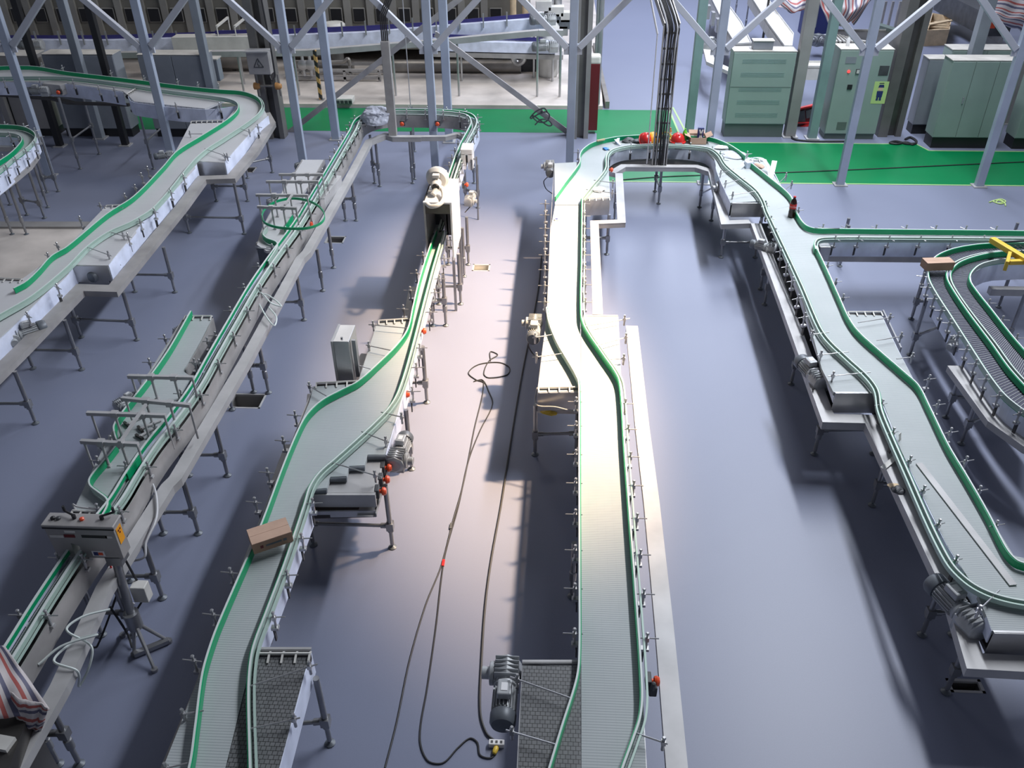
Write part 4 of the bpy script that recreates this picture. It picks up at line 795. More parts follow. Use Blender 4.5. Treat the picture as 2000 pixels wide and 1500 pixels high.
o = plate(t, a.x+w_*0.655, zt-0.355, 0.13, 0.07, 'white'); plate(o, a.x+w_*0.62, zt-0.355, 0.045, 0.045, 'navy', 'logo', yb-0.004); plate(o, a.x+w_*0.69, zt-0.355, 0.045, 0.035, 'orange', 'logo', yb-0.004)
m = MB(); m.box(Vector((b.x+0.003, yb+dp/2, zt-0.15)), (0.004, dp*0.6, 0.20)); o = m.build('warning_label', 'amber', t)
m = MB()
for k in range(3):
    an = k*2.094+0.52; m.cone(Vector((b.x+0.006, yb+dp/2+0.02*math.cos(an), zt-0.10+0.022*math.sin(an))), Vector((b.x+0.008, yb+dp/2+0.02*math.cos(an), zt-0.10+0.022*math.sin(an))), 0.012, n=8)
m.build('trefoil', 'dark_red', o)
pt = W(215, 1080, 1.2); pf = W(262, 1215, 0.35); pc = Vector((pf.x, pf.y, 0))
m = MB(); m.cone(Vector((b.x-0.14, yb+dp/2, 1.22)), Vector((pf.x, pf.y, 0.45)), 0.045, n=14); m.box(Vector((b.x-0.12, yb+dp/2, 1.15)), (0.16, 0.16, 0.12)); m.cone(Vector((pf.x, pf.y, 0.28)), Vector((pf.x, pf.y, 0.5)), 0.08, n=12); o = m.build('pole', 'steel_leg', t, smooth=True)
for u, v in ((302, 1308), (330, 1252), (262, 1278), (240, 1240)):
    m = MB(); f_ = W(u, v, 0.02); m.cone(Vector((pf.x, pf.y, 0.36)), f_, 0.022, 0.018, n=10); m.cone(f_-Vector((0, 0, 0.02)), f_+Vector((0, 0, 0.02)), 0.035, n=10); m.build('leg', 'steel_leg', t)
m = MB(); m.beam(W(262, 1278, 0.05), W(330, 1250, 0.05), 0.06, 0.05); m.build('base_bar', 'steel_leg', t)
m = MB(); m.cone(W(207, 1085, 1.1), W(231, 1140, 0.75), 0.010, n=6); m.build('red_stripe', 'red', t)
for c_ in ([(243, 1090, 1.1), (262, 1125, .8), (282, 1162, .5), (268, 1190, .4)], [(236, 1085, 1.1), (238, 1120, .9), (225, 1170, .5), (190, 1262, .05), (180, 1265, .02)], [(215, 1185, .5), (250, 1240, .1), (258, 1265, .02)]):
    m = MB(); m.tube(catmull([W(*c) for c in c_], 6), 0.012, 6); m.build('cable', 'rubber', t, smooth=True)
m = MB(); m.box(W(276, 1155, 0.62), (0.16, 0.12, 0.22)); m.build('power_unit', 'off_white', t, bevel=0.01)
# ================================================================ STEEL POSTS, COLUMNS, BRACES
YP = 19.5
def vline(u, v, zt):  # floor point + top
    p = W(u, v, 0); return p, Vector((p.x, p.y, zt))
ZBEAM = 4.95
order = ['behind the far-left curve', 'second from the left', 'by the side belt with the green ring', 'behind the drying tunnel', 'beside the dark red fire box', 'beside the louvred green cabinet', 'in front of the cabinet with the safety poster', 'in front of the three-door cabinet']
for k in range(-4, 4):
    x = 0.28+3.175*k
    if k >= 2: x = 6.62+3.175*(k-2)
    t = thing('steel_post', 'pale blue-grey post with V braces, '+order[k+4], 'post', (x, YP, 0))
    m = MB(); m.box(Vector((x, YP, ZBEAM/2)), (0.18, 0.14, ZBEAM)); m.build('shaft', 'post', t, bevel=0.012)
    m = MB(); m.box(Vector((x, YP, 0.012)), (0.30, 0.26, 0.024)); m.build('base_plate', 'trunk', t)
    for s in (-1, 1):
        m = MB(); m.beam(Vector((x+s*0.13, YP-0.02, 3.05)), Vector((x+s*1.35, YP-0.02, 4.25)), 0.13, 0.12, up=Vector((0, 1, 0))); m.build('brace', 'brace', t, bevel=0.008)
        m = MB(); m.box(Vector((x+s*0.13, YP-0.02, 3.02)), (0.14, 0.05, 0.22)); m.build('gusset', 'brace', t)
t = thing('roof_beam', 'long pale horizontal steel beam carried by the row of braced posts', 'beam', (0, YP, ZBEAM))
m = MB(); m.box(Vector((0, YP, ZBEAM+0.12)), (29, 0.2, 0.24)); m.build('web', 'post', t)
def post2(u, v, w, m_, zt, lab, cat='post', name='steel_post', dp=None):
    p = W(u, v, 0); t = thing(name, lab, cat, p)
    m = MB(); m.box(Vector((p.x, p.y, zt/2)), (w, dp or w, zt)); m.build('shaft', m_, t, bevel=0.01)
    m = MB(); m.box(Vector((p.x, p.y, 0.015)), (w+0.12, (dp or w)+0.12, 0.03)); m.build('base_plate', 'trunk', t); return t
post2(197, 270, 0.20, 'post_grey', 6.5, 'grey rear post between the two leftmost grey cabinets')
post2(432, 268, 0.20, 'post_grey', 6.5, 'blue-grey rear post left of the big brown column')
post2(657, 272, 0.20, 'post', 6.5, 'pale blue rear post on the green stripe left of the litter bag')
post2(878, 277, 0.20, 'post', 6.5, 'pale blue rear post behind the bend of the narrow track')
post2(1345, 265, 0.22, 'post_teal', 6.5, 'teal-tinged rear post in front of the far blue aisle')
post2(1585, 270, 0.22, 'post_teal', 6.5, 'teal-tinged rear post between the louvred cabinet and the poster cabinet')
post2(1541, 266, 0.27, 'column_light', 7, 'broad grey-brown column at the right side of the louvred cabinet', 'column', 'steel_column')
post2(246, 284, 0.16, 'black', 6.5, 'black cable-covered column behind the hairpin conveyor', 'column', 'steel_column')
post2(118, 286, 0.16, 'black', 6.5, 'black cable-covered column at the far left', 'column', 'steel_column')
post2(1862, 250, 0.28, 'post_grey', 7, 'grey post rising behind the three-door cabinet', 'post')
post2(1960, 240, 0.24, 'column_light', 7, 'brownish post near the right edge behind the cabinets', 'column', 'steel_column')
def icol(u, v, w, dp, lab, m_='column', zt=7.5):
    p = W(u, v, 0); t = thing('steel_column', lab, 'column', p)
    m = MB(); x, y = p.x, p.y+dp/2
    m.box(Vector((x-w*0.30, y, zt/2)), (w*0.40, dp, zt)); m.build('flange', m_, t); m = MB(); m.box(Vector((x+w*0.38, y+0.02, zt/2)), (w*0.24, dp*0.9, zt)); m.build('flange', m_, t)
    m = MB(); m.box(Vector((x+w*0.08, y+0.06, zt/2)), (w*0.40, dp*0.6, zt)); m.build('web', 'column' if m_ != 'column' else 'steel_dark', t); return t, p
t, p = icol(537, 272, 0.52, 0.4, 'big dark brown steel column carrying the warning-marked junction box')
icol(1130, 272, 0.50, 0.5, 'big grey column beside the dark red fire box', 'column_light')
icol(1737, 268, 0.62, 0.5, 'big dark column between the poster cabinet and the three-door cabinet')
t = thing('junction_box', 'grey electrical box with a black warning triangle on the brown column', 'electrical box', p)
a = WY(490, 143, p.y-0.25); b = WY(525, 100, p.y-0.25); c = (a+b)/2
m = MB(); m.box(c, (abs(b.x-a.x), 0.25, abs(b.z-a.z))); m.build('body', 'steel_dusty', t, bevel=0.01)
m = MB(); m.box(c+Vector((0, -0.02, abs(b.z-a.z)/2+0.02)), (abs(b.x-a.x)+0.06, 0.34, 0.03)); m.build('rain_hood', 'trunk', t)
T = [Vector((c.x+0.14*math.cos(q), c.y-0.13, c.z-0.02+0.14*math.sin(q))) for q in (math.pi/2, math.pi/2+2.094, math.pi/2+4.189)]
m = MB()
for i in range(3): m.beam(T[i], T[(i+1) % 3], 0.012, 0.018)
m.beam(T[0]+Vector((0.01, 0, -0.06)), c+Vector((-0.02, -0.13, -0.03)), 0.01, 0.014); m.beam(c+Vector((-0.02, -0.13, -0.03)), c+Vector((0.02, -0.13, -0.04)), 0.01, 0.014); m.beam(c+Vector((0.02, -0.13, -0.04)), c+Vector((-0.005, -0.13, -0.085)), 0.01, 0.014)
m.build('warning_triangle', 'dark_grey', t)
m = MB(); m.tube(catmull([c+Vector((0.2, -0.05, -0.25)), c+Vector((0.28, -0.12, -0.42)), c+Vector((0.36, -0.05, -0.3)), c+Vector((0.3, 0, 1.8)), c+Vector((0.3, 0, 3.0))], 8), 0.02, 6); m.build('conduit', 'rubber', t, smooth=True)
for u, s, l_ in ((504, 0, 'left'), (546, 0, 'right')):
    q = WY(u, 168, p.y-0.1); t = thing('valve', 'small orange-painted round valve on the '+l_+' side of the brown column', 'valve', q)
    m = MB(); m.lathe(q, [(0.04, -0.12), (0.09, -0.1), (0.09, 0.0), (0.05, 0.05)], axis=Vector((1, 0, 0)), n=14); m.build('body', 'rust', t, smooth=True)
    m = MB(); m.cone(q+Vector((0, 0, -0.25)), q+Vector((0, 0, 0.3)), 0.03, n=8); m.cone(q, Vector((p.x, q.y, q.z)), 0.03, n=8); m.build('pipe', 'pipe', t)
for k, (a, b, l_) in enumerate((((558, 264), (905, -8), 'rising to the right from the foot of the brown column'), ((850, 66), (1108, 258), 'descending to the foot of the grey column'))):
    A = WY(*a, 23.0); B = WY(*b, 23.0); t = thing('diagonal_brace', 'grey-brown angle steel brace '+l_, 'brace', A)
    m = MB(); m.beam(A, B, 0.14, 0.03, up=Vector((0, 1, 0))); m.beam(A+Vector((0, 0.05, 0.05)), B+Vector((0, 0.05, 0.05)), 0.02, 0.12, up=Vector((0, 1, 0))); m.build('angle_bar', 'steel_dusty', t)
q = WY(1058, 218, 22.93); t = thing('cable_coil', 'tangled dark green cable coil hanging on the diagonal brace', 'cable', q)
P = [q+Vector((0.25*math.cos(i*0.9)+0.009*i-0.1, -0.02, 0.12*math.sin(i*1.3)-0.02*i)) for i in range(18)]; m = MB(); m.tube(catmull(P, 5), 0.02, 5); m.cone(q+Vector((0, 0.12, -0.1)), q+Vector((0, -0.05, 0.05)), 0.03, n=6); m.build('cable', 'dark_grey', t, smooth=True)
# fire hydrant box
a = W(1147, 262, 0); t = thing('fire_box', 'tall narrow dark red fire equipment box beside the grey column', 'fire box', a); z1 = WY(1147, 125, a.y).z
m = MB(); m.box(Vector((a.x+0.13, a.y+0.15, (z1+0.1)/2)), (0.26, 0.3, z1-0.1)); m.build('body', 'dark_red', t, bevel=0.01)
m = MB(); m.box(Vector((a.x+0.13, a.y+0.17, z1+0.09)), (0.29, 0.34, 0.22)); m.build('top_cover', 'off_white', t, bevel=0.05)
for i, u in enumerate((1160, 1166)):
    q = W(u, 205, 0.1); t = thing('vertical_pipe', ('thin', 'thicker')[i]+' steel pipe rising behind the dark red fire box', 'pipe', q); m = MB(); m.cone(q, q+Vector((0, 0, 7)), 0.05+0.03*i, n=12); m.build('tube', 'steel', t, smooth=True)
# cable ladder and grey duct dropping to the lines
def ladder(u0, v0, z0, w, m_side, zt_v, uu, name, lab, ncab, back, side_up=None):
    b = W(u0, v0, z0); t = thing(name, lab, 'cable ladder', b); top = WY(u0+5, zt_v, b.y); zt = top.z
    bk = Vector(back)
    for s in (-1, 1):
        m = MB(); m.beam(Vector((b.x+s*w/2, b.y, z0)), Vector((b.x+s*w/2, b.y, zt)), 0.02, 0.09, up=Vector((0, 1, 0))); m.beam(Vector((b.x+s*w/2, b.y, zt)), Vector((b.x+s*w/2, b.y, zt))+bk, 0.02, 0.09); m.build('side_rail', m_side, t)
    m = MB(); z = z0
    while z < zt: m.box(Vector((b.x, b.y+0.04, z)), (w, 0.02, 0.04)); z += 0.3
    m.build('rungs', m_side, t)
    for i in range(ncab):
        x = b.x-w/2+w*(i+0.5)/ncab; P = [Vector((x+random.uniform(-.01, .01), b.y-0.02+random.uniform(-.01, .01), z0+(zt-z0)*j/8)) for j in range(9)]+[Vector((x, b.y-0.02, zt))+bk*0.5, Vector((x, b.y-0.02, zt))+bk]
        m = MB(); m.tube(catmull(P, 4), w/ncab*0.5, 6); m.build('cable', 'cable_grey' if i in (2, 9) else 'rubber', t, smooth=True)
    return t
ladder(1287, 322, ZT, 0.30, 'steel_dusty', 48, 0, 'cable_ladder', 'open cable ladder full of black cables dropping to the U-shaped loop', 11, (-0.5, 1.0, 1.2))
b = W(768, 264, 1.22); t = thing('cable_duct', 'closed grey duct with black cables above, dropping to the narrow track bend', 'cable duct', b)
z1 = WY(750, 80, b.y).z; z2 = WY(745, 30, b.y).z
m = MB(); m.box(Vector((b.x, b.y, (1.22+z1)/2)), (0.18, 0.14, z1-1.22)); m.build('cover', 'steel_dusty', t, bevel=0.006)
for i in range(4):
    x = b.x-0.06+i*0.04; m = MB(); m.tube([Vector((x, b.y, z1-0.1)), Vector((x, b.y, z2)), Vector((x+0.4, b.y+0.6, z2+0.9)), Vector((x+0.6, b.y+0.9, z2+2))], 0.018, 6); m.build('cable', 'rubber', t, smooth=True)
for u, v, z0, vt, lab in ((1263, 320, 1.0, 66, 'thin hanging rod just left of the black cable ladder'), (806, 262, 1.0, -20, 'thin hanging rod between the grey duct and the drying tunnel post')):
    b = W(u, v, z0); zt = WY(u, vt, b.y).z; t = thing('hanging_rod', lab, 'rod', b); m = MB(); m.cone(b, Vector((b.x, b.y, zt)), 0.012, n=6)
    if vt > 0: m.cone(Vector((b.x, b.y, zt)), Vector((b.x-0.4, b.y+0.2, zt+1.4)), 0.02, n=6); 
    m.build('rod', 'cable_grey', t)
# ================================================================ CABINETS
def cabinet(u0, v0, u1, vt, dep, m_, lab, plinth=0.15, doors=2, handles=True, top='cab_top', name='control_cabinet', pm='black', skip=False):
    a = W(u0, v0, 0); b = W(u1, v0, 0); y = (a.y+b.y)/2; z = WY((u0+u1)/2, vt, y).z; w_ = b.x-a.x; cx = (a.x+b.x)/2
    t = thing(name, lab, 'cabinet', (cx, y+dep/2, 0))
    m = MB(); m.box(Vector((cx, y+dep/2, plinth/2)), (w_-0.04, dep-0.06, plinth)); m.build('plinth', pm, t)
    m = MB(); m.box(Vector((cx, y+dep/2, (z+plinth)/2)), (w_, dep, z-plinth)); m.build('body', m_, t, bevel=0.01)
    m = MB(); m.box(Vector((cx, y+dep/2, z+0.008)), (w_+0.02, dep+0.02, 0.016)); m.build('top_panel', top, t)
    for i in range(doors):
        dw = w_/doors; x = a.x+dw*(i+0.5); m = MB(); m.box(Vector((x, y-0.012, (z+plinth)/2)), (dw-0.016, 0.024, z-plinth-0.04)); d_ = m.build('door', m_, t, bevel=0.006)
        if handles and (i % 2 == 0 or doors == 1): m = MB(); m.box(Vector((x+dw*0.36, y-0.035, plinth+(z-plinth)*0.5)), (0.03, 0.03, 0.16)); m.build('handle', 'steel', d_, bevel=0.006)
    return t, a, b, y, z
t, a, b, y, z = cabinet(1412, 268, 1528, 101, 0.5, 'cab_green', 'tall grey-green cabinet with louvred panels and a small grey box on top', 0.35, 1, False, pm='cab_green_dark')
m = MB()
for i in range(5):
    for r in ((0.86), (0.62), (0.42), (0.24), (0.10)): pass
for r in (0.9, 0.72, 0.52, 0.34, 0.16):
    for j in range(4): m.box(Vector(((a.x+b.x)/2, y-0.026, 0.35+(z-0.35)*r-j*0.03)), (1.1, 0.006, 0.008))
m.build('louvres', 'post_teal', t); m = MB(); m.box(Vector(((a.x+b.x)/2, y-0.026, 1.32)), (b.x-a.x-0.04, 0.006, 0.012)); m.build('panel_seam', 'cab_green_dark', t)
c = W(1490, 97, z+0.02); t = thing('junction_box', 'small dusty grey box sitting on top of the louvred green cabinet', 'electrical box', c); h_ = WY(1490, 80, c.y).z-c.z
m = MB(); m.box(c+Vector((0, 0.12, h_/2)), (0.50, 0.25, h_)); m.build('body', 'cab_grey', t, bevel=0.01); m = MB(); m.box(c+Vector((0, 0.12, h_)), (0.54, 0.29, 0.02)); m.build('lid', 'cab_top', t)
t, a, b, y, z = cabinet(1608, 272, 1706, 97, 0.6, 'cab_green', 'grey-green cabinet with red lamp, meter and a lime safety poster', 0.14, 1, False, pm='cab_green_dark')
w_ = b.x-a.x
def onface(t, fx, fz, w, h, m_, name, d=0.02, round_=False):
    c = Vector((a.x+w_*fx, y-0.026-d/2, z*fz)); m = MB()
    if round_: m.lathe(c+Vector((0, d/2, 0)), [(w/2, 0), (w/2, d), (w/3, d*1.2)], axis=Vector((0, -1, 0)), n=14)
    else: m.box(c, (w, d, h))
    return m.build(name, m_, t), c
onface(t, 0.22, 0.77, 0.07, 0.07, 'lamp_red', 'indicator_lamp', 0.02, True); o, c = onface(t, 0.40, 0.77, 0.12, 0.12, 'dark_grey', 'meter'); m = MB(); m.box(c+Vector((0, -0.012, 0)), (0.085, 0.004, 0.085)); m.build('dial', 'off_white', o)
onface(t, 0.30, 0.60, 0.12, 0.12, 'black', 'rotary_switch'); onface(t, 0.22, 0.89, 0.26, 0.16, 'cab_grey', 'vent_grille', 0.006); onface(t, 0.88, 0.78, 0.24, 0.24, 'dark_grey', 'vent_grille', 0.006); onface(t, 0.30, 0.16, 0.24, 0.20, 'cab_green_dark', 'vent_grille', 0.006); onface(t, 0.52, 0.52, 0.03, 0.08, 'dark_grey', 'door_lock')
ps, c = onface(t, 0.90, 0.54, 0.36, 0.56, 'lime_sticker', 'safety_poster', 0.003)
def flat(par, pts, m_, nm, dy): m = MB(); m.quadY([(c.x+px*0.01, c.z+pz*0.01) for px, pz in pts], c.y-0.004-dy, c.y-0.002-dy); m.build(nm, m_, par)
flat(ps, [(-5, 5), (5, 5), (6, 9), (5, 15), (-5, 15), (-6, 9)], 'skin_tone', 'face', 0); flat(ps, [(-7, 13), (8, 13), (6, 20), (-5, 20)], 'navy', 'cap', 0.002); flat(ps, [(-7, -12), (7, -12), (8, 4), (-8, 4)], 'navy', 'uniform', 0.001); flat(ps, [(-7, -20), (-1, -20), (-1, -12), (-6, -12)], 'navy', 'trouser_leg', 0); flat(ps, [(1, -20), (7, -20), (6, -12), (1, -12)], 'navy', 'trouser_leg', 0); flat(ps, [(-6, 22.5), (6, 22.5), (6, 24.5), (-6, 24.5)], 'dark_grey', 'caption', 0)
c = W(1655, 90, z+0.01); t = thing('bottle', 'small white plastic bottle standing on the cabinet with the safety poster', 'bottle', c); m = MB(); m.lathe(c, [(0.045, 0), (0.048, 0.02), (0.045, 0.17), (0.02, 0.21), (0.018, 0.23)], n=16); m.build('body', 'white', t, smooth=True); m = MB(); m.lathe(c+Vector((0, 0, 0.23)), [(0.022, 0), (0.022, 0.03)], n=12); m.build('cap', 'off_white', t)
t, a, b, y, z = cabinet(1816, 290, 1945, 119, 0.55, 'cab_green', 'grey-green cabinet with three narrow doors on a black plinth', 0.28, 3, True)
t, a, b, y, z = cabinet(1822, 246, 1950, 98, 0.6, 'cab_green', 'pale-topped cabinet directly behind the three-door cabinet', 0.2, 2, False)
t, a, b, y, z = cabinet(1778, 262, 1816, 116, 0.45, 'cab_grey', 'narrow grey cabinet squeezed left of the three-door cabinet', 0.25, 1, False)
t, a, b, y, z = cabinet(1975, 292, 2080, 128, 0.55, 'cab_green', 'grey-green cabinet cut off by the right edge', 0.28, 2, False)
t, a, b, y, z = cabinet(129, 267, 262, 107, 0.5, 'cab_grey', 'grey cabinet behind the left hairpin conveyor, with a black column in front', 0.22, 2, False)
t, a, b, y, z = cabinet(306, 268, 433, 108, 0.5, 'cab_grey', 'blue-grey cabinet behind the left hairpin bend, left of the brown column', 0.22, 2, False)
c = WY(409, 135, 23.2); m = MB(); m.box(c, (0.60, 0.3, 0.55)); m.build('side_box', 'post_grey', t, bevel=0.01); m = MB(); m.box(c+Vector((0, 0, 0.29)), (0.64, 0.36, 0.03)); m.build('side_box_lid', 'cab_top', t)
t, a, b, y, z = cabinet(40, 266, 112, 110, 0.6, 'column_light', 'brownish cabinet at the far left behind the small curve', 0.2, 1, False)
t, a, b, y, z = cabinet(-60, 268, 34, 110, 0.6, 'column_light', 'brownish cabinet cut off by the left edge', 0.2, 1, False)
# red tool cart lying between the cabinets
a = W(1541, 252, 0.0); t = thing('tool_cart', 'tilted red metal tool cart between the louvred cabinet and the teal post', 'cart', a)
M = Matrix.Rotation(-0.25, 3, 'Y'); c = WY(1565, 228, a.y+0.3)
m = MB(); m.box(c, (0.62, 0.04, 0.5), M); m.build('tray', 'dark_red', t); m = MB()
for s in (-1, 1): m.box(c+M @ Vector((0, -0.05, s*0.26)), (0.66, 0.1, 0.04), M); m.box(c+M @ Vector((s*0.32, -0.05, 0)), (0.04, 0.1, 0.5), M)
m.build('frame', 'red', t); m = MB(); m.box(c+M @ Vector((-0.02, -0.04, 0)), (0.22, 0.04, 0.36), M); m.box(c+M @ Vector((0.2, -0.04, 0.05)), (0.16, 0.04, 0.22), M); m.build('inner_box', 'dark_grey', t)
m = MB()
for dx in (-0.3, 0.3): m.beam(Vector((c.x+dx, c.y, c.z-0.25)), Vector((c.x+dx, c.y-0.15, 0.0)), 0.03, 0.03)
m.beam(Vector((c.x-0.3, c.y-0.1, 0.1)), Vector((c.x+0.3, c.y-0.1, 0.12)), 0.03, 0.03); m.build('legs_frame', 'red', t)
# ================================================================ REAR MACHINE HALL, LEFT
YM = 30.0
x0 = -20.0; x1 = WY(1030, 60, YM).x; zt = 9.0
t = thing('tunnel_machine', 'huge brown-grey steel tunnel machine with a row of dark hatches along the back', 'machine', ((x0+x1)/2, YM, 0.1))
zv = WY(700, 96, YM).z; zb = 0.1
m = MB(); m.box(Vector(((x0+x1)/2, YM+1.5, (zv+zt)/2)), (x1-x0, 3.0, zt-zv)); m.build('casing', 'machine', t)
m = MB(); m.box(Vector(((x0+x1)/2, YM+2.6, (zv+zb)/2)), (x1-x0, 0.6, zv-zb)); m.build('void_shade_sheet', 'black', t)  # black sheet standing in for the shade of the open void below
du = 44.4; k = -1
wn = MB(); us = [12+du*i for i in range(0, 23)]
for u in us:
    c = WY(u+24, 29, YM); w_ = WY(u+24+10.5, 29, YM).x-WY(u+24-10.5, 29, YM).x; zh = WY(u, 17, YM).z-WY(u, 42, YM).z
    if c.x > x1-0.3: continue
    m = MB(); m.box(c+Vector((0, -0.03, 0)), (w_+0.06, 0.06, zh+0.06)); f_ = m.build('hatch', 'machine_rib', t, bevel=0.025); m = MB(); m.box(c+Vector((0, -0.055, 0)), (w_, 0.03, zh)); m.build('pane', 'black', f_, bevel=0.012)
    r = WY(u+2, 29, YM); m = MB(); m.box(Vector((r.x, YM-0.05, (zv+0.35+zt)/2)), (0.22, 0.1, zt-zv-0.35)); m.build('rib', 'machine_rib', t)
def rigid(name, lab, cat, y, parts):
    a = WY(*parts[0][1][0], y); t = thing(name, lab, cat, (a.x, a.y, 0)); 
    for nm, pts, w_, h_, m_ in parts:
        P = [WY(u, v, y) for u, v in pts]; m = MB()
        for i in range(len(P)-1): m.beam(P[i]-Vector((0, 0, h_/2)), P[i+1]-Vector((0, 0, h_/2)), w_, h_)
        m.build(nm, m_, t)
    return t
def bglegs(t, us, y, vt, m_='steel'):
    for u, v in us:
        top = WY(u, vt if vt else v, y); m = MB(); m.cone(Vector((top.x, y, 0.1)), top, 0.035, n=8); m.build('leg', m_, t)
t = rigid('belt_conveyor', 'long rear conveyor with blue rails rising to the right in front of the tunnel machine', 'conveyor', 28.4, [('side_panel', [(-30, 74), (200, 76), (560, 66), (720, 60), (860, 48), (1065, 32)], 0.5, 0.42, 'film'), ('blue_rail', [(-30, 69), (200, 69), (420, 62), (720, 50), (860, 42), (1062, 24)], 0.06, 0.14, 'rail_blue'), ('top_rod', [(-30, 72), (200, 72), (560, 61), (860, 46), (1065, 29)], 0.04, 0.05, 'lip')])
for u in list(range(70, 1060, 46)): p = WY(u, 74-(max(0, u-400)*0.062), 28.1); m = MB(); m.box(p, (0.04, 0.05, 0.42)); m.build('bracket', 'steel', t)
motor(t, WY(1075, 37, 28.0), math.radians(200), 0, 1.4); motor(t, WY(75, 88, 27.9), math.radians(180), 0, 1.4); bglegs(t, [(640, 90), (1043, 60), (1095, 60)], 28.3, None)
t = rigid('belt_conveyor', 'short lower rear conveyor with blue rails ending below the bigger one', 'conveyor', 28.0, [('side_panel', [(845, 76), (1085, 82)], 0.5, 0.30, 'film'), ('blue_rail', [(845, 66), (1060, 74)], 0.06, 0.10, 'rail_blue'), ('lower_tray', [(845, 98), (1100, 104)], 0.5, 0.14, 'steel_dusty')])
motor(t, WY(1080, 90, 27.7), math.radians(190), 0, 1.4); bglegs(t, [(900, 100), (1080, 104)], 27.9, None)
t = rigid('belt_conveyor', 'white-sided rear conveyor with cross handles left of the brown column', 'conveyor', 27.6, [('side_panel', [(340, 70), (490, 68)], 0.5, 0.42, 'off_white'), ('blue_rail', [(420, 60), (490, 58)], 0.06, 0.1, 'rail_blue')])
for u in (423, 458): a = WY(u, 52, 27.5); b = WY(u+22, 34, 28.3); m = MB(); m.beam(a, b, 0.06, 0.06); m.cone(a, a-Vector((0, 0, 0.7)), 0.02, n=6); m.cone(b, b-Vector((0, 0, 0.6)), 0.02, n=6); m.build('guide_gantry', 'off_white', t)
bglegs(t, [(462, 80)], 27.4, None)
t = rigid('cable_trunking', 'long white sloping duct on slim legs running across the back', 'duct', 26.2, [('duct', [(-30, 103), (180, 102), (600, 97), (840, 78), (1052, 58), (1100, 58)], 0.22, 0.16, 'trunk')])
bglegs(t, [(462, 99), (572, 98), (765, 86), (892, 76), (1050, 60), (1096, 60)], 26.2, None)
def hpipe(lab, u0, u1, v, y, r, m_='pipe', name='pipe'):
    a = WY(u0, v, y); b = WY(u1, v, y); t = thing(name, lab, 'pipe', a); m = MB(); m.cone(a, b, r, n=16); m.build('tube', m_, t, smooth=True)
    for f in (0.03, 0.5, 0.97): c = a.lerp(b, f); m = MB(); m.box(Vector((c.x, c.y, (c.z+0.1)/2)), (0.1, 0.1, max(0.05, c.z-0.1))); m.build('pipe_support', 'steel_dark', t)
hpipe('fat horizontal pipe under the machine left of the brown column', 410, 500, 123, 29.0, 0.20); hpipe('long fat horizontal pipe under the machine right of the grey duct', 765, 1018, 130, 29.0, 0.22)
hpipe('grey horizontal pipe behind the valve rack', 560, 690, 131, 29.2, 0.20); hpipe('upper thin pipe above the valve rack', 560, 660, 107, 29.2, 0.09)
# valve rack
a = WY(575, 165, 27.8); b = WY(740, 135, 27.8); t = thing('pipe_rack', 'steel frame of valves and pipes behind the diagonal brace', 'rack', (a.x, 27.8, 0.1))
m = MB(); zz = WY(640, 137, 27.8).z; zl = WY(640, 152, 27.8).z
for z_ in (zz, zl): m.beam(Vector((a.x, 27.8, z_)), Vector((b.x, 27.8, z_)), 0.08, 0.08); m.beam(Vector((a.x, 28.6, z_)), Vector((b.x, 28.6, z_)), 0.08, 0.08)
for f in (0, 0.6, 1): 
    for yy in (27.8, 28.6): m.beam(Vector((a.x+(b.x-a.x)*f, yy, 0.1)), Vector((a.x+(b.x-a.x)*f, yy, zz)), 0.08, 0.08)
m.build('frame', 'steel_dusty', t)
for u in (592, 606): c = WY(u, 126, 27.7); m = MB(); m.lathe(c, [(0.12, 0), (0.16, 0.03), (0.16, 0.08), (0.08, 0.12)], axis=Vector((0, -1, 0)), n=16); m.cone(c-Vector((0, 0, 0.35)), c+Vector((0, 0, 0.35)), 0.05, n=10); m.build('valve', 'steel', t, smooth=True)
m = MB(); m.tube(catmull([WY(575, 121, 27.9), WY(670, 121, 27.9), WY(680, 115, 27.9), WY(684, 128, 27.9)], 5), 0.06, 8); m.build('bent_pipe', 'pipe', t, smooth=True)
for u, l_ in ((619, 'left'), (752, 'right')):
    p = W(u+8, 195, 0.1); t = thing('hazard_post', l_+' orange and black striped post of the rear walkway frame', 'post', p); zt = WY(u, 98, p.y).z; m = MB(); m.box(Vector((p.x, p.y, (zt+0.1)/2)), (0.09, 0.09, zt-0.1)); m.build('striped_shaft', 'hazard', t)
    m = MB(); m.box(Vector((p.x, p.y, 0.11)), (0.2, 0.2, 0.02)); m.build('base_plate', 'steel', t)
p = W(657, 206, 0.1); q = W(689, 206, 0.1); t = thing('crate', 'low white plastic crate on the dusty slab by the green stripe', 'crate', p); w_ = q.x-p.x
m = MB(); m.box(Vector(((p.x+q.x)/2, p.y+0.2, 0.22)), (w_, 0.4, 0.16)); m.build('body', 'off_white', t, bevel=0.02); m = MB()
for i in range(4): m.box(Vector((p.x+w_*(i+0.5)/4, p.y-0.002, 0.20)), (w_/5, 0.01, 0.09))
m.build('openings', 'dark_grey', t)
c = WY(652, 47, 28.9); t = thing('vent_cap', 'round white vent cap on the machine behind the blue rails', 'vent', c); m = MB(); m.lathe(c-Vector((0, 0, 0.15)), [(0.2, 0), (0.36, 0.05), (0.36, 0.14), (0.30, 0.2), (0.1, 0.22)], n=20); m.build('cap', 'off_white', t, smooth=True); m = MB(); m.cone(c-Vector((0, 0, 1.2)), c-Vector((0, 0, 0.1)), 0.2, n=14); m.build('pipe', 'machine_rib', t)
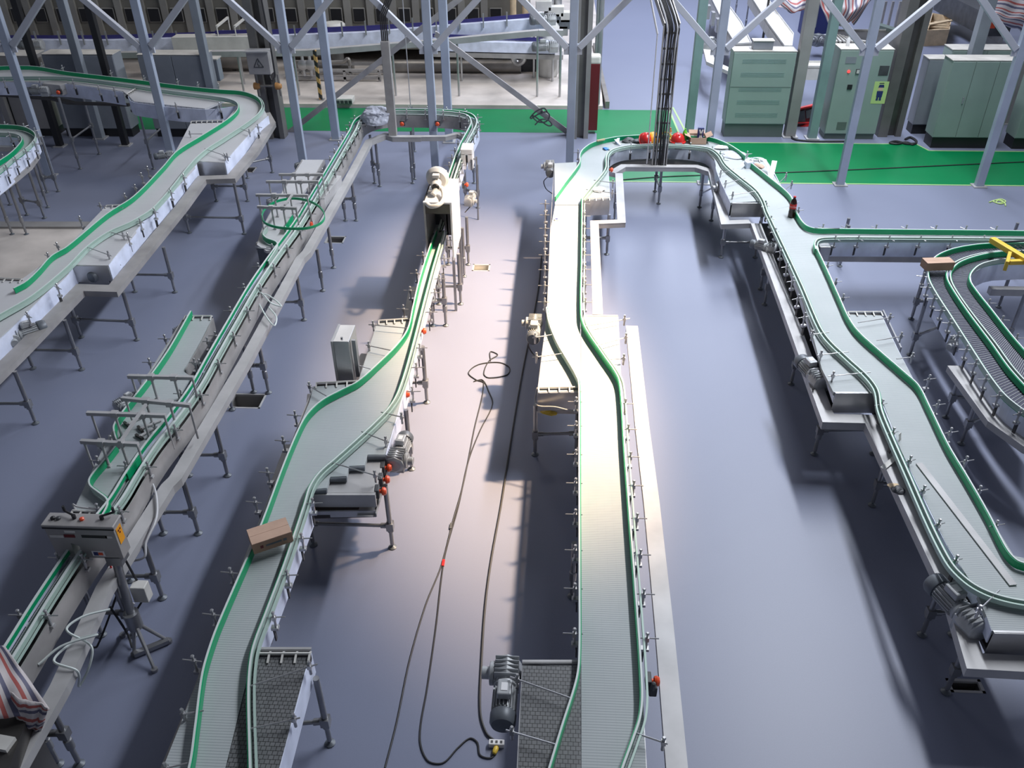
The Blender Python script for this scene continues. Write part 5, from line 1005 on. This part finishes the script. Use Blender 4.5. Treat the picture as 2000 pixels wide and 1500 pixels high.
# bright steel machinery by the grey column
t = thing('filling_machine', 'bright cluster of pipes, tanks and frames just left of the grey column', 'machine', WY(1085, 100, 28.8))
for i, (u, w_) in enumerate(((1003, 0.1), (1026, 0.1), (1072, 0.16), (1088, 0.12))): p = WY(u, 120, 29.2); m = MB(); m.cone(Vector((p.x, 29.2, 0.1)), Vector((p.x, 29.2, 7)), w_, n=12); m.build('riser_pipe', 'steel' if i > 1 else 'wood', t, smooth=True)
for i in range(7): p = WY(1062+i*8, 10+(i*37) % 50, 28.9); m = MB(); m.box(p, (0.5, 0.4, 0.3)); m.build('bracket_box', ('off_white', 'steel', 'motor_dark')[i % 3], t, bevel=0.02)
m = MB(); m.tube(catmull([WY(1003, 104, 28.3), WY(1004, 118, 28.3), WY(1012, 124, 28.3), WY(1022, 118, 28.3), WY(1024, 104, 28.3)], 6), 0.09, 8); m.build('u_pipe', 'steel', t, smooth=True)
m = MB(); m.box(WY(1030, 135, 29.3), (2.2, 0.5, 1.0)); m.build('dark_base', 'dark_grey', t)
p = WY(1070, 145, 28.6); m = MB(); m.lathe(Vector((p.x, 28.6, 0.1)), [(0.3, 0), (0.35, 0.1), (0.35, 1.5), (0.2, 1.7)], n=20); m.build('tank', 'off_white', t, smooth=True)
# ================================================================ FAR RIGHT MACHINES
def farbelt(lab, top, z, m_, legsp=(), h=0.35):
    P = WS(top, z); t = thing('belt_conveyor', lab, 'conveyor', (P[0].x, P[0].y, 0)); MB().prism(P, z-0.04, z).build('belt', m_, t)
    m = MB(); m.strip(P, -0.02, 0.0, z-h, z+0.05, True); m.build('side_frame', 'off_white', t)
    for u, v in legsp: leg(t, u, v, z-0.1)
    return t
t = farbelt('white far conveyor left of the louvred cabinet, running away to the back', [(1468, 86), (1436, 88), (1420, 62), (1385, -10), (1412, -30), (1424, 12), (1448, 45)], 1.3, 'belt_white', [(1380, 110), (1370, 70)])
motor(t, WY(1383, 92, 28.5), 1.2, 0, 1.5); trunking(t, [(1370, 78), (1380, 120), (1425, 140)], 0.25, z=1.0, side=1, m='off_white')
for i in range(6): x = WY(1374+i*9, 10+i*13, 29.5); m = MB(); m.box(x, (0.1, 0.3, 0.4)); m.build('bracket', 'steel', t)
t = farbelt('dusty cream far conveyor passing behind the louvred cabinet', [(1547, 92), (1532, 92), (1500, 48), (1462, -12), (1494, -12), (1515, 22), (1550, 68)], 1.5, 'off_white', [(1455, 60), (1436, 28)])
p = W(1488, 90, 0.5); m = MB(); m.cone(Vector((p.x, p.y, 0)), Vector((p.x, p.y, 2.2)), 0.04, n=8); m.build('sensor_pole', 'steel_dark', t)
t = farbelt('short cross conveyor seen between the brown column and the teal post', [(1530, 122), (1625, 122), (1625, 132), (1530, 132)], 1.1, 'off_white', [(1560, 176), (1610, 176)])
t = farbelt('wide dark conveyor beyond the poster cabinet covered in parts', [(1620, 60), (1745, 60), (1760, 95), (1620, 95)], 1.0, 'steel_dark', [(1640, 118), (1735, 118)])
for i in range(9): m = MB(); m.beam(W(1618+i*7, 62+i*2, 1.1), W(1634+i*8, 82, 1.1), 0.06, 0.05); m.build('loose_bar', 'off_white', t)
motor(t, W(1597, 78, 0.5), -1.0, 0, 1.6)
p = W(1590, 70, 0); t = thing('control_cabinet', 'dark navy cabinet in the distance left of the striped tarp', 'cabinet', p); m = MB(); m.box(Vector((p.x, p.y+0.4, 1.2)), (0.9, 0.8, 2.4)); m.build('body', 'navy', t, bevel=0.02); m = MB(); m.box(Vector((p.x-0.2, p.y-0.01, 1.3)), (0.4, 0.03, 2.0)); m.build('door', 'cab_grey', t)
t = thing('steel_rack', 'dark green steel rack at the foot of the striped tarp beyond the poster cabinet', 'rack', W(1745, 70, 0))
for u in (1718, 1732, 1746, 1758): p = W(u, 60, 0.4); m = MB(); m.beam(p, p+Vector((0, 0, 1.0)), 0.08, 0.08); m.build('upright', 'steel_dusty', t)
m = MB(); m.beam(W(1712, 58, 0.9), W(1765, 75, 0.9), 0.3, 0.4); m.build('shelf', 'cab_green_dark', t)
# frame machine at upper right, crate
t = thing('palletizer_frame', 'long low white steel frame machine under striped tarp at the upper right', 'machine', W(1900, 70, 0))
for a, b in (((1832, 8), (1955, 78)), ((1836, -8), (1960, 52))): m = MB(); m.beam(W(*a, 0.35), W(*b, 0.35), 0.15, 0.2); m.build('long_beam', 'off_white', t)
for u, v in ((1834, 6), (1880, 32), (1920, 54), (1953, 74)): m = MB(); p = W(u, v, 0); m.beam(p, p+Vector((0, 0, 1.3)), 0.1, 0.1); m.build('upright', 'off_white', t)
m = MB(); m.beam(W(1850, 0, 0.9), W(1950, 50, 0.9), 0.9, 0.7); m.build('inner_body', 'dark_grey', t)
m = MB(); m.box(W(1920, 42, 1.0)+Vector((0, -0.6, 0)), (0.35, 0.03, 0.2)); m.build('orange_tag', 'orange', t)
t = thing('wooden_crate', 'open wooden crate of scrap slats in the sunlit patch at upper right', 'crate', W(1835, 80, 0))
A = [W(1805, 90, 0), W(1845, 88, 0), W(1850, 62, 0), W(1815, 55, 0)]
m = MB(); m.strip(A, -0.03, 0.0, 0.0, 0.55, True); m.build('walls', 'wood', t)
for i in range(6): a = A[0].lerp(A[3], (i+0.5)/6); b = A[1].lerp(A[2], (i+0.5)/6); m = MB(); m.beam(a+Vector((0, 0, 0.3)), b+Vector((0, 0, 0.34)), 0.12, 0.03); m.build('slat', 'wood', t)
m = MB(); m.beam(W(1812, 48, 0.7), W(1856, 40, 0.7), 0.2, 0.04); m.build('top_board', 'wood', t)
def tarp(name, lab, corners, bulge, amp, nx=28, ny=22, tiles=1.0, seed=1, uvr=False):
    a, b, c, d = [Vector(x) for x in corners]; rnd = random.Random(seed); ph = [rnd.uniform(0, 6.28) for _ in range(8)]
    n = (b-a).cross(d-a).normalized(); vs = []; uv = []
    for j in range(ny+1):
        for i in range(nx+1):
            s, t_ = i/nx, j/ny; p = a*(1-s)*(1-t_)+b*s*(1-t_)+c*s*t_+d*(1-s)*t_
            w_ = math.sin(math.pi*s)*math.sin(math.pi*t_); f = math.sin(9*s+ph[0]+2*t_)*0.5+math.sin(17*s+5*t_+ph[1])*0.3+math.sin(11*t_+ph[2]+3*s)*0.35+math.sin(31*s+13*t_+ph[3])*0.15
            p = p+Vector(bulge)*w_+n*amp*f+Vector((0, 0, -amp*0.6*abs(math.sin(7*s+ph[4]))*t_))
            vs.append(p); uv.append((t_*tiles+0.03*f, s) if uvr else (s*tiles+0.03*f, t_))
    fs = [(j*(nx+1)+i, j*(nx+1)+i+1, (j+1)*(nx+1)+i+1, (j+1)*(nx+1)+i) for j in range(ny) for i in range(nx)]
    me = bpy.data.meshes.new(name); me.from_pydata([tuple(v-a) for v in vs], [], fs); u = me.uv_layers.new(name='UVMap')
    for l in me.loops: u.data[l.index].uv = uv[l.vertex_index]
    for p in me.polygons: p.use_smooth = True
    me.materials.append(MATS['tarp']); o = bpy.data.objects.new(name, me); COL.objects.link(o); o.location = a; WORLD[o.name] = a.copy()
    sm = o.modifiers.new('thickness', 'SOLIDIFY'); sm.thickness = 0.006; tag(o, lab, 'tarp'); return o
tarp('striped_tarp', 'red, white and blue striped tarp over the far machine behind the poster cabinet', [WY(1590, -25, 31), WY(1720, -25, 31), WY(1668, 46, 29.8), WY(1618, 40, 29.8)], (0, -0.8, 0.1), 0.13, tiles=2.6, seed=3)
tarp('striped_tarp', 'dark striped tarp bundle at the top edge beside the cream conveyor', [WY(1512, -30, 32), WY(1585, -30, 32), WY(1585, 22, 31), WY(1520, 12, 31)], (0, -0.8, -0.2), 0.1, tiles=1.6, seed=5, uvr=True)
tarp('striped_tarp', 'large red striped tarp draped over the frame machine at upper right', [WY(1895, -30, 30), WY(2080, -40, 30), WY(2080, 90, 28.5), WY(1935, 36, 29)], (0, -0.7, 0), 0.16, tiles=2.6, seed=8, uvr=True)
# tarp and hopper at lower left
t = thing('hopper', 'dark sheet-metal housing under the striped tarp at the lower left corner', 'machine', W(10, 1450, 0.5))
P = WS([(-260, 1330), (58, 1395), (20, 1500), (-40, 1700), (-400, 1700)], 1.1); m = MB(); m.prism(P, 0.25, 1.12); m.build('body', 'steel_dark', t)
m = MB(); m.beam(W(22, 1455, 1.14), W(-60, 1440, 1.14), 0.12, 0.04); m.build('rim', 'off_white', t)
tarp('striped_tarp', 'red, white and grey striped tarp draped over the line at the lower left corner', [W(-140, 1215, 1.5), W(10, 1262, 1.42), W(98, 1385, 1.2), W(-160, 1420, 1.35)], (0, 0, 0.12), 0.05, tiles=2.2, seed=2, uvr=False)
tarp('striped_tarp', 'hanging flap of striped tarp folded over the conveyor edge at lower left', [W(18, 1355, 1.36), W(96, 1378, 1.24), W(80, 1425, 0.95), W(38, 1432, 0.95)], (0.05, -0.05, 0), 0.025, tiles=1.2, seed=4, nx=14, ny=12, uvr=True)
# ================================================================ LOOSE THINGS
def carton(lab, tl, tr_, bl, z0, h, marks=True):
    """tl/tr_ = front top edge pixels, bl = rear-left top pixel"""
    A = W(*tl, z0+h); B = W(*tr_, z0+h); D = W(*bl, z0+h); e = (B-A); dp = D-A; ex = e.normalized(); ey = perp(ex); dep = abs(dp.dot(ey)); w_ = e.length
    c = A+e/2+ey*(dep/2); ang = math.atan2(ex.y, ex.x); M = Matrix.Rotation(ang, 3, 'Z'); t = thing('carton', lab, 'box', (c.x, c.y, z0))
    m = MB(); m.box(Vector((c.x, c.y, z0+h/2)), (w_, dep, h), M); b = m.build('body', 'card_side', t, bevel=0.004)
    for s in (-1, 1): m = MB(); m.box(Vector((c.x, c.y, z0+h+0.002))+M @ Vector((0, s*dep/4, 0)), (w_-0.002, dep/2-0.003, 0.004), M); m.build('flap', 'card', t)
    if marks:
        for i, (fx, ww, hh) in enumerate(((-0.28, 0.03, 0.035), (0.02, 0.16, 0.022), (0.30, 0.035, 0.03))): m = MB(); m.box(Vector((c.x, c.y, z0+h*0.52))+M @ Vector((fx*w_, -dep/2-0.002, 0)), (ww, 0.002, hh), M); m.build('printed_mark', 'dark_red' if i == 0 else 'motor_dark', b)
    return t
carton('brown cardboard carton lying across the rails of the centre-left conveyor', (492, 1065), (570, 1039), (479, 1036), 1.313, 0.13)
carton('brown cardboard carton resting on the rails of the blue chain curve', (1812, 515), (1866, 513), (1800, 504), 1.313, 0.13, False)
def bottle(lab, u, v, z, h, r, mats, name='bottle', label_m=None, cap='red'):
    c = W(u, v, z); t = thing(name, lab, 'bottle', c); m = MB(); m.lathe(c, [(r*0.8, 0), (r, h*0.03), (r, h*0.28), (r*0.93, h*0.36), (r, h*0.44), (r, h*0.66), (r*0.75, h*0.80), (r*0.34, h*0.90), (r*0.30, h*0.95)], n=20); m.build('body', mats, t, smooth=True)
    m = MB(); m.lathe(c+Vector((0, 0, h*0.945)), [(r*0.4, 0), (r*0.4, h*0.05)], n=12); m.build('cap', cap, t, smooth=True)
    if label_m: m = MB(); m.lathe(c+Vector((0, 0, h*0.44)), [(r*1.02, 0), (r*1.02, h*0.22)], n=20); m.build('label_band', label_m, t, smooth=True)
    return t, c
t, c = bottle('tall dark cola bottle with red label standing on the right conveyor', 1545, 424, ZB, 0.40, 0.062, 'cola', label_m='red')
tm = Matrix.Rotation(math.radians(90), 4, 'X'); d_ = Vector((-c.x, -c.y, 0)).normalized(); ang = math.atan2(d_.y, d_.x)+math.pi/2
textmesh('Coca-Cola', 0.030, 'white', t, c+d_*0.066+Vector((0, 0, 0.40*0.55)), Matrix.Rotation(ang, 4, 'Z') @ tm)
bottle('green plastic bottle on the loop beside the open carton', 1336, 277, ZB, 0.30, 0.05, 'lime', cap='lime')
bottle('small amber drink bottle on the loop behind the yellow ear muffs', 1308, 272, ZB, 0.26, 0.035, 'rust', cap='orange', label_m='off_white')
def helmet(lab, u, v, m_, tilt, rz):
    c = W(u, v, ZB+0.02); t = thing('safety_helmet', lab, 'helmet', c); M = Matrix.Rotation(rz, 3, 'Z') @ Matrix.Rotation(tilt, 3, 'X')
    m = MB(); m.lathe((0, 0, 0), [(0.15, 0), (0.148, 0.05), (0.13, 0.11), (0.09, 0.155), (0.04, 0.175), (0.005, 0.178)], n=24); m.v = [tuple(M @ Vector((x[0], x[1]*1.15, x[2]))+c+Vector((0, 0, 0.04))) for x in m.v]; m.build('shell', m_, t, smooth=True)
    m = MB(); m.lathe((0, 0, 0), [(0.152, -0.005), (0.175, 0.0), (0.172, 0.012), (0.15, 0.015)], n=24); m.v = [tuple(M @ Vector((x[0], x[1]*1.15-0.02, x[2]))+c+Vector((0, 0, 0.04))) for x in m.v]; m.build('brim', m_, t, smooth=True)
    m = MB(); m.box(M @ Vector((0, 0, 0.165))+c+Vector((0, 0, 0.04)), (0.025, 0.22, 0.02), M); m.build('ridge', m_, t, bevel=0.005)
helmet('red safety helmet lying on its side left of the black cable ladder', 1260, 278, 'red', 0.9, 0.6)
helmet('red safety helmet right of the black cable ladder', 1323, 279, 'red', 0.0, 0.1)
helmet('orange-yellow safety helmet half hidden behind the black cable ladder', 1274, 277, 'amber', 1.2, -0.6)
c = W(1299, 277, ZB); t = thing('ear_muffs', 'yellow ear muffs with curved band on the loop right of the cable ladder', 'ear muffs', c)
m = MB(); m.tube([c+Vector((0.13*math.cos(q), 0.02, 0.06+0.15*math.sin(q))) for q in [math.pi*i/12 for i in range(13)]], 0.018, 8); m.build('headband', 'yellow', t, smooth=True)
for s in (-1, 1): m = MB(); m.lathe(c+Vector((s*0.12, 0.02, 0.05)), [(0.03, -0.03), (0.05, -0.02), (0.05, 0.02), (0.03, 0.03)], axis=Vector((1, 0, 0)), n=14); m.build('ear_cup', 'yellow', t, smooth=True)
# open carton with packet
a = W(1348, 283, ZB); b = W(1379, 283, ZB); w_ = b.x-a.x; c = Vector(((a.x+b.x)/2, a.y+0.18, ZB)); t = thing('carton', 'open-topped cardboard carton with flaps on the loop by the green bottle', 'box', c)
P = [Vector((c.x-w_/2, c.y-0.16, 0)), Vector((c.x+w_/2, c.y-0.16, 0)), Vector((c.x+w_/2, c.y+0.16, 0)), Vector((c.x-w_/2, c.y+0.16, 0))]
m = MB(); m.strip(P, 0, 0.006, ZB+0.002, ZB+0.15, True); m.box((c.x, c.y, ZB+0.006), (w_, 0.32, 0.006)); m.build('body', 'card', t)
for s in (-1, 1): m = MB(); m.beam(Vector((c.x+s*w_/2, c.y, ZB+0.15)), Vector((c.x+s*(w_/2+0.13), c.y, ZB+0.21)), 0.30, 0.005); m.build('flap', 'card', t)
m = MB(); m.beam(Vector((c.x, c.y+0.16, ZB+0.15)), Vector((c.x, c.y+0.26, ZB+0.2)), w_, 0.005); m.build('flap', 'card', t)
q = c+Vector((0.06, 0.05, 0.0)); t = thing('packet', 'blue and white packet standing in the open carton', 'packet', q+Vector((0, 0, 0.01))); m = MB(); m.box(q+Vector((0, 0, 0.16)), (0.13, 0.07, 0.30)); m.build('box', 'navy', t, bevel=0.003)
m = MB(); m.beam(q+Vector((-0.03, -0.037, 0.06)), q+Vector((0.04, -0.037, 0.28)), 0.002, 0.03); m.beam(q+Vector((0.04, -0.037, 0.06)), q+Vector((-0.03, -0.037, 0.28)), 0.002, 0.03); m.build('white_print', 'white', t)
def crumple(name, lab, cat, u, v, z, r, m_, flat_=0.35, seed=1, sx=1.0, n=3, rz=0):
    import bmesh
    c = W(u, v, z); bm = bmesh.new(); bmesh.ops.create_icosphere(bm, subdivisions=n, radius=1); rd = random.Random(seed); k = [Vector((rd.uniform(-1, 1), rd.uniform(-1, 1), rd.uniform(-1, 1)))*rd.uniform(2, 6) for _ in range(7)]
    M = Matrix.Rotation(rz, 3, 'Z')
    for q in bm.verts:
        f = 1+sum(math.sin(q.co.dot(kk)+i) for i, kk in enumerate(k))*0.09+rd.uniform(-.06, .06); w_ = q.co*f; q.co = M @ Vector((w_.x*r*sx, w_.y*r, max(-0.6, w_.z)*r*flat_+0.6*r*flat_))
    me = bpy.data.meshes.new(name); bm.to_mesh(me); bm.free(); me.materials.append(MATS[m_]); o = bpy.data.objects.new(name, me); COL.objects.link(o); o.location = c; WORLD[o.name] = c
    tag(o, lab, cat); return o
crumple('litter_bag', 'crumpled grey plastic bag on the bend of the narrow track by the grey duct', 'bag', 740, 236, 1.52, 0.30, 'rug_bag', 0.7, 3, 1.1, 4)
crumple('cloth', 'small crumpled blue cloth on the left of the loop', 'cloth', 1184, 292, ZB, 0.07, 'blue', 0.4, 5)
crumple('work_glove', 'dark crumpled work gloves left of the helmets on the loop', 'glove', 1228, 277, ZB, 0.12, 'dark_grey', 0.4, 6, 1.3)
crumple('work_glove', 'second dark glove beside the red helmet lying on its side', 'glove', 1245, 277, ZB, 0.10, 'dark_grey', 0.4, 7, 1.3)
crumple('plastic_film', 'pinkish crumpled film sheet at the right shoulder of the loop', 'film', 1437, 303, ZB, 0.20, 'rug_bag', 0.15, 9, 1.2)
crumple('paper_scrap', 'white crumpled paper on the right half of the loop', 'paper', 1410, 290, ZB, 0.12, 'white', 0.3, 10, 1.4)
crumple('paper_scrap', 'white crumpled paper on the belt near the end comb left of the loop', 'paper', 1168, 372, ZB, 0.10, 'white', 0.3, 11, 1.2)
crumple('paper_scrap', 'tan paper scrap beyond the rail at the loop right shoulder', 'paper', 1482, 326, ZB, 0.12, 'card', 0.25, 12, 1.1)
crumple('scrap_heap', 'small heap of yellowish scrap in the pan under the centre conveyor', 'scrap', 1073, 806, 0.76, 0.08, 'yellow', 0.4, 13, 1.3)
crumple('scrap_heap', 'small heap of dark swarf on the right-hand duct', 'scrap', 1752, 958, ZT, 0.07, 'dark_grey', 0.4, 14, 1.2)
crumple('paper_scrap', 'pale yellow paper scrap on the right-hand duct', 'paper', 1746, 950, ZT, 0.05, 'wood', 0.3, 15, 1.2)

p = W(1462, 327, ZB); t = thing('carton', 'small pale blue-white box on the loop beside the film strips', 'box', p); m = MB(); m.box(p+Vector((0, 0, 0.06)), (0.17, 0.12, 0.12), Matrix.Rotation(0.3, 3, 'Z')); m.build('body', 'film', t, bevel=0.006); m = MB(); m.box(p+Vector((0, 0, 0.124)), (0.16, 0.11, 0.006), Matrix.Rotation(0.3, 3, 'Z')); m.build('lid', 'white', t)
def ribbon3(name, lab, cat, P, w_, m_, up=Vector((0, 0, 1)), th=0.004):
    P = catmull([Vector(p) for p in P], 6); t = thing(name, lab, cat, P[0]); m = MB()
    for i in range(len(P)-1): m.beam(P[i], P[i+1], w_, th, up)
    m.build('strip', m_, t); return t
ribbon3('plastic_strip', 'arching translucent plastic strip over the loop right shoulder', 'strip', [W(1443, 330, ZB), W(1465, 310, 1.35), W(1488, 310, 1.42), W(1502, 328, 1.3), W(1505, 345, 1.22)], 0.10, 'plastic_clear')
ribbon3('plastic_strip', 'straight whitish plastic strip hanging over the side belt by the green walkway', 'strip', [W(1513, 314, 1.4), W(1508, 335, 1.3), W(1503, 352, 1.22)], 0.10, 'white')
for k, (a, b, l_) in enumerate((((1202, 272), (1212, 283), 'short whitish film strip left of the dark gloves'), ((1222, 265), (1230, 275), 'short bluish film strip against the loop back rail'), ((1208, 268), (1206, 281), 'upright white film strip on the left of the loop'))): ribbon3('plastic_strip', l_, 'strip', [W(*a, ZB+0.08), W((a[0]+b[0])/2, (a[1]+b[1])/2, ZB+0.06), W(*b, ZB+0.01)], 0.06, 'film')
ribbon3('tape_strip', 'curled white tape strip hanging from the rail over the right-hand duct', 'tape', [W(1758, 846, 1.3), W(1757, 868, 1.15), W(1750, 890, 1.0), W(1724, 915, 0.97)], 0.06, 'off_white')
p = W(1795, 905, ZB+0.012); q = W(1979, 1143, ZB+0.012); t = thing('metal_strip', 'long straight pale metal strip lying diagonally on the right conveyor belt', 'strip', p); m = MB(); m.beam(p, q, 0.075, 0.012); m.build('bar', 'trunk', t)
p = W(1163, 276, ZB+0.1); t = thing('wood_stick', 'short wooden stick resting at the back rail of the loop', 'stick', p); m = MB(); m.beam(W(1166, 275, 1.32), W(1181, 272, 1.32), 0.03, 0.03); m.build('stick', 'wood', t)
p = W(1087, 430, ZB); t = thing('packet', 'tiny blue and white packet on the sunlit centre belt', 'packet', p); m = MB(); m.box(p+Vector((0, 0, 0.012)), (0.07, 0.09, 0.024)); m.build('box', 'white', t); m = MB(); m.box(p+Vector((0, 0, 0.026)), (0.045, 0.05, 0.004)); m.build('print', 'navy', t)
# tools on the side belt
for k, (a, b, l_) in enumerate((((248, 829), (282, 812), 'T-handled tool farthest up the side belt, under the cross rod'), ((274, 838), (314, 821), 'middle T-handled tool on the side belt'), ((272, 853), (305, 834), 'T-handled tool nearest the narrow track'))):
    A = W(*a, ZB+0.02); B = W(*b, ZB+0.02); t = thing('hand_tool', l_, 'tool', A); d_ = (B-A).normalized(); n_ = perp(d_); m = MB(); m.cone(A, B, 0.018, n=10); m.build('shaft', 'trunk', t, smooth=True); m = MB(); m.beam(A-n_*0.07, A+n_*0.07, 0.03, 0.03); m.build('head', 'steel_dark', t)
# cables on the floor
def cable(lab, pts, r, m_='rubber', z=None, name='cable', sm=8):
    P = catmull([W(p[0], p[1], (p[2] if len(p) > 2 else r)) for p in pts], sm); t = thing(name, lab, 'cable', P[0]); MB().tube(P, r, 6).build('sheath', m_, t, smooth=True); return t
cable('thin dark cable looping on the warm floor and running to the lower left', [(752, 1500), (775, 1410), (800, 1290), (832, 1180), (862, 1105), (884, 1020), (905, 945), (926, 840), (945, 748), (930, 742), (915, 728), (935, 712), (975, 708), (995, 718), (990, 732), (955, 738), (945, 730), (955, 705), (972, 693), (958, 687), (958, 705)], 0.009)
cable('second thin dark cable twisted with the first, curling near the white socket', [(968, 1463), (960, 1480), (938, 1475), (932, 1450), (918, 1442), (895, 1460), (865, 1490), (835, 1485), (820, 1440), (835, 1340), (852, 1220), (862, 1130), (870, 1080), (895, 990), (915, 900), (938, 840), (962, 790), (955, 765), (942, 742), (925, 745)], 0.009)
cable('thick dark cable running straight along the shadow of the centre conveyor', [(970, 1450), (950, 1432), (938, 1390), (940, 1300), (948, 1180), (960, 1090), (978, 990), (992, 900), (1008, 800), (1022, 720), (1040, 630), (1052, 560), (1058, 500)], 0.013)
cable('thin cable lying across the green walkway', [(1205, 352), (1280, 346), (1400, 341), (1530, 337), (1700, 330), (1850, 323), (2050, 314)], 0.015)
cable('white hose looping over the narrow track duct in the middle', [(498, 572, 1.2), (510, 572, 1.25), (530, 592, 1.1), (550, 598, 1.05), (520, 575, 1.1), (502, 578, 1.1), (515, 610, 1.05), (535, 636, 1.0), (540, 620, 1.02), (525, 600, 1.05)], 0.012, 'lip')
cable('white hose tangle at the end of the left duct', [(75, 1298, 1.0), (120, 1262, 1.05), (190, 1240, 1.05), (150, 1250, 1.0), (105, 1290, 1.0), (150, 1310, 0.95), (155, 1340, 0.6), (175, 1300, 0.8), (178, 1262, 0.95), (130, 1230, 1.05), (160, 1205, 1.05), (215, 1190, 1.0)], 0.012, 'lip')
cable('grey hose running from the control box down to the inspection box pole', [(280, 925, 1.1), (300, 950, 1.0), (307, 990, 0.98), (303, 1020, 0.98), (285, 1060, 0.9), (282, 1088, 0.8), (245, 1100, 0.7), (230, 1130, 0.7), (240, 1170, 0.5), (262, 1180, 0.4)], 0.014, 'cable_grey')
cable('tangled black cables on the floor beside the dark column', [(1768, 272), (1778, 268), (1790, 276), (1782, 282), (1770, 278), (1752, 281), (1738, 279), (1750, 276), (1772, 281), (1790, 280)], 0.03)
cable('short loose black cable at the foot of the louvred cabinet', [(1541, 262), (1552, 272), (1575, 275), (1600, 276), (1650, 276)], 0.025)
p = W(970, 1456, 0.0); t = thing('socket_block', 'white extension socket block on the floor at the end of the thick cable', 'socket', p); m = MB(); m.box(p+Vector((0, 0, 0.03)), (0.15, 0.06, 0.06)); m.build('body', 'white', t, bevel=0.008); m = MB()
for s in (-1, 0, 1): m.box(p+Vector((s*0.045, 0, 0.061)), (0.022, 0.026, 0.004))
m.build('outlets', 'dark_grey', t)
p = W(968, 1468, 0.0); t = thing('plug', 'yellow plug beside the white socket block', 'plug', p); m = MB(); m.lathe(p+Vector((0, 0, 0.03)), [(0.018, -0.04), (0.026, -0.02), (0.026, 0.02), (0.012, 0.05)], axis=Vector((0.3, 1, 0)), n=12); m.build('body', 'yellow', t, smooth=True); m = MB(); m.cone(p+Vector((0, 0.04, 0.03)), p+Vector((0.01, 0.07, 0.03)), 0.006, n=6); m.build('pin', 'steel', t)
for u, v, m_, l_ in ((866, 1101, 'red', 'red tape tie round the twisted floor cables'), (881, 1029, 'dark_grey', 'black tape tie round the twisted floor cables')): p = W(u, v, 0); t = thing('cable_tie', l_, 'tie', p); m = MB(); m.beam(p+Vector((0, -0.05, 0.012)), p+Vector((0.0, 0.05, 0.012)), 0.03, 0.022); m.build('tie', m_, t)

cable('tangled yellow-green string on the pale floor at the far right', [(1932, 395), (1945, 391), (1958, 394), (1950, 397), (1940, 393), (1955, 389), (1964, 393), (1956, 398), (1946, 396), (1952, 390), (1962, 396), (1964, 402)], 0.014, 'lime_sticker', name='string')
GR = {'steel_post': 'steel posts and columns carrying the hall', 'steel_column': 'steel posts and columns carrying the hall', 'control_cabinet': 'electrical cabinets standing along the walkway', 'belt_conveyor': 'belt conveyors filling the hall', 'safety_helmet': 'helmets left on the loop', 'carton': 'cartons left on the conveyors', 'striped_tarp': 'striped tarps over machines', 'hand_tool': 'T-handled tools on the side belt', 'cable': 'cables and hoses lying about', 'paper_scrap': 'paper scraps', 'plastic_strip': 'film strips on the loop', 'bottle': 'bottles', 'work_glove': 'gloves on the loop', 'hazard_post': 'striped posts of the rear walkway', 'diagonal_brace': 'long diagonal braces', 'pipe': 'rear pipes', 'cable_tie': 'ties round the floor cables', 'hanging_rod': 'thin hanging rods', 'valve': 'valves on the brown column', 'scrap_heap': 'small scrap heaps', 'junction_box': 'junction boxes', 'vertical_pipe': 'pipes behind the fire box', 'packet': 'small packets'}
for o in bpy.data.objects:
    k = o.name.split('.')[0]
    if o.parent is None and 'category' in o.keys() and 'group' not in o.keys() and k in GR: o['group'] = GR[k]
for o in list(PROTO):
    for c in [x for x in bpy.data.objects if x.parent is o]: bpy.data.objects.remove(c)
    bpy.data.objects.remove(o)
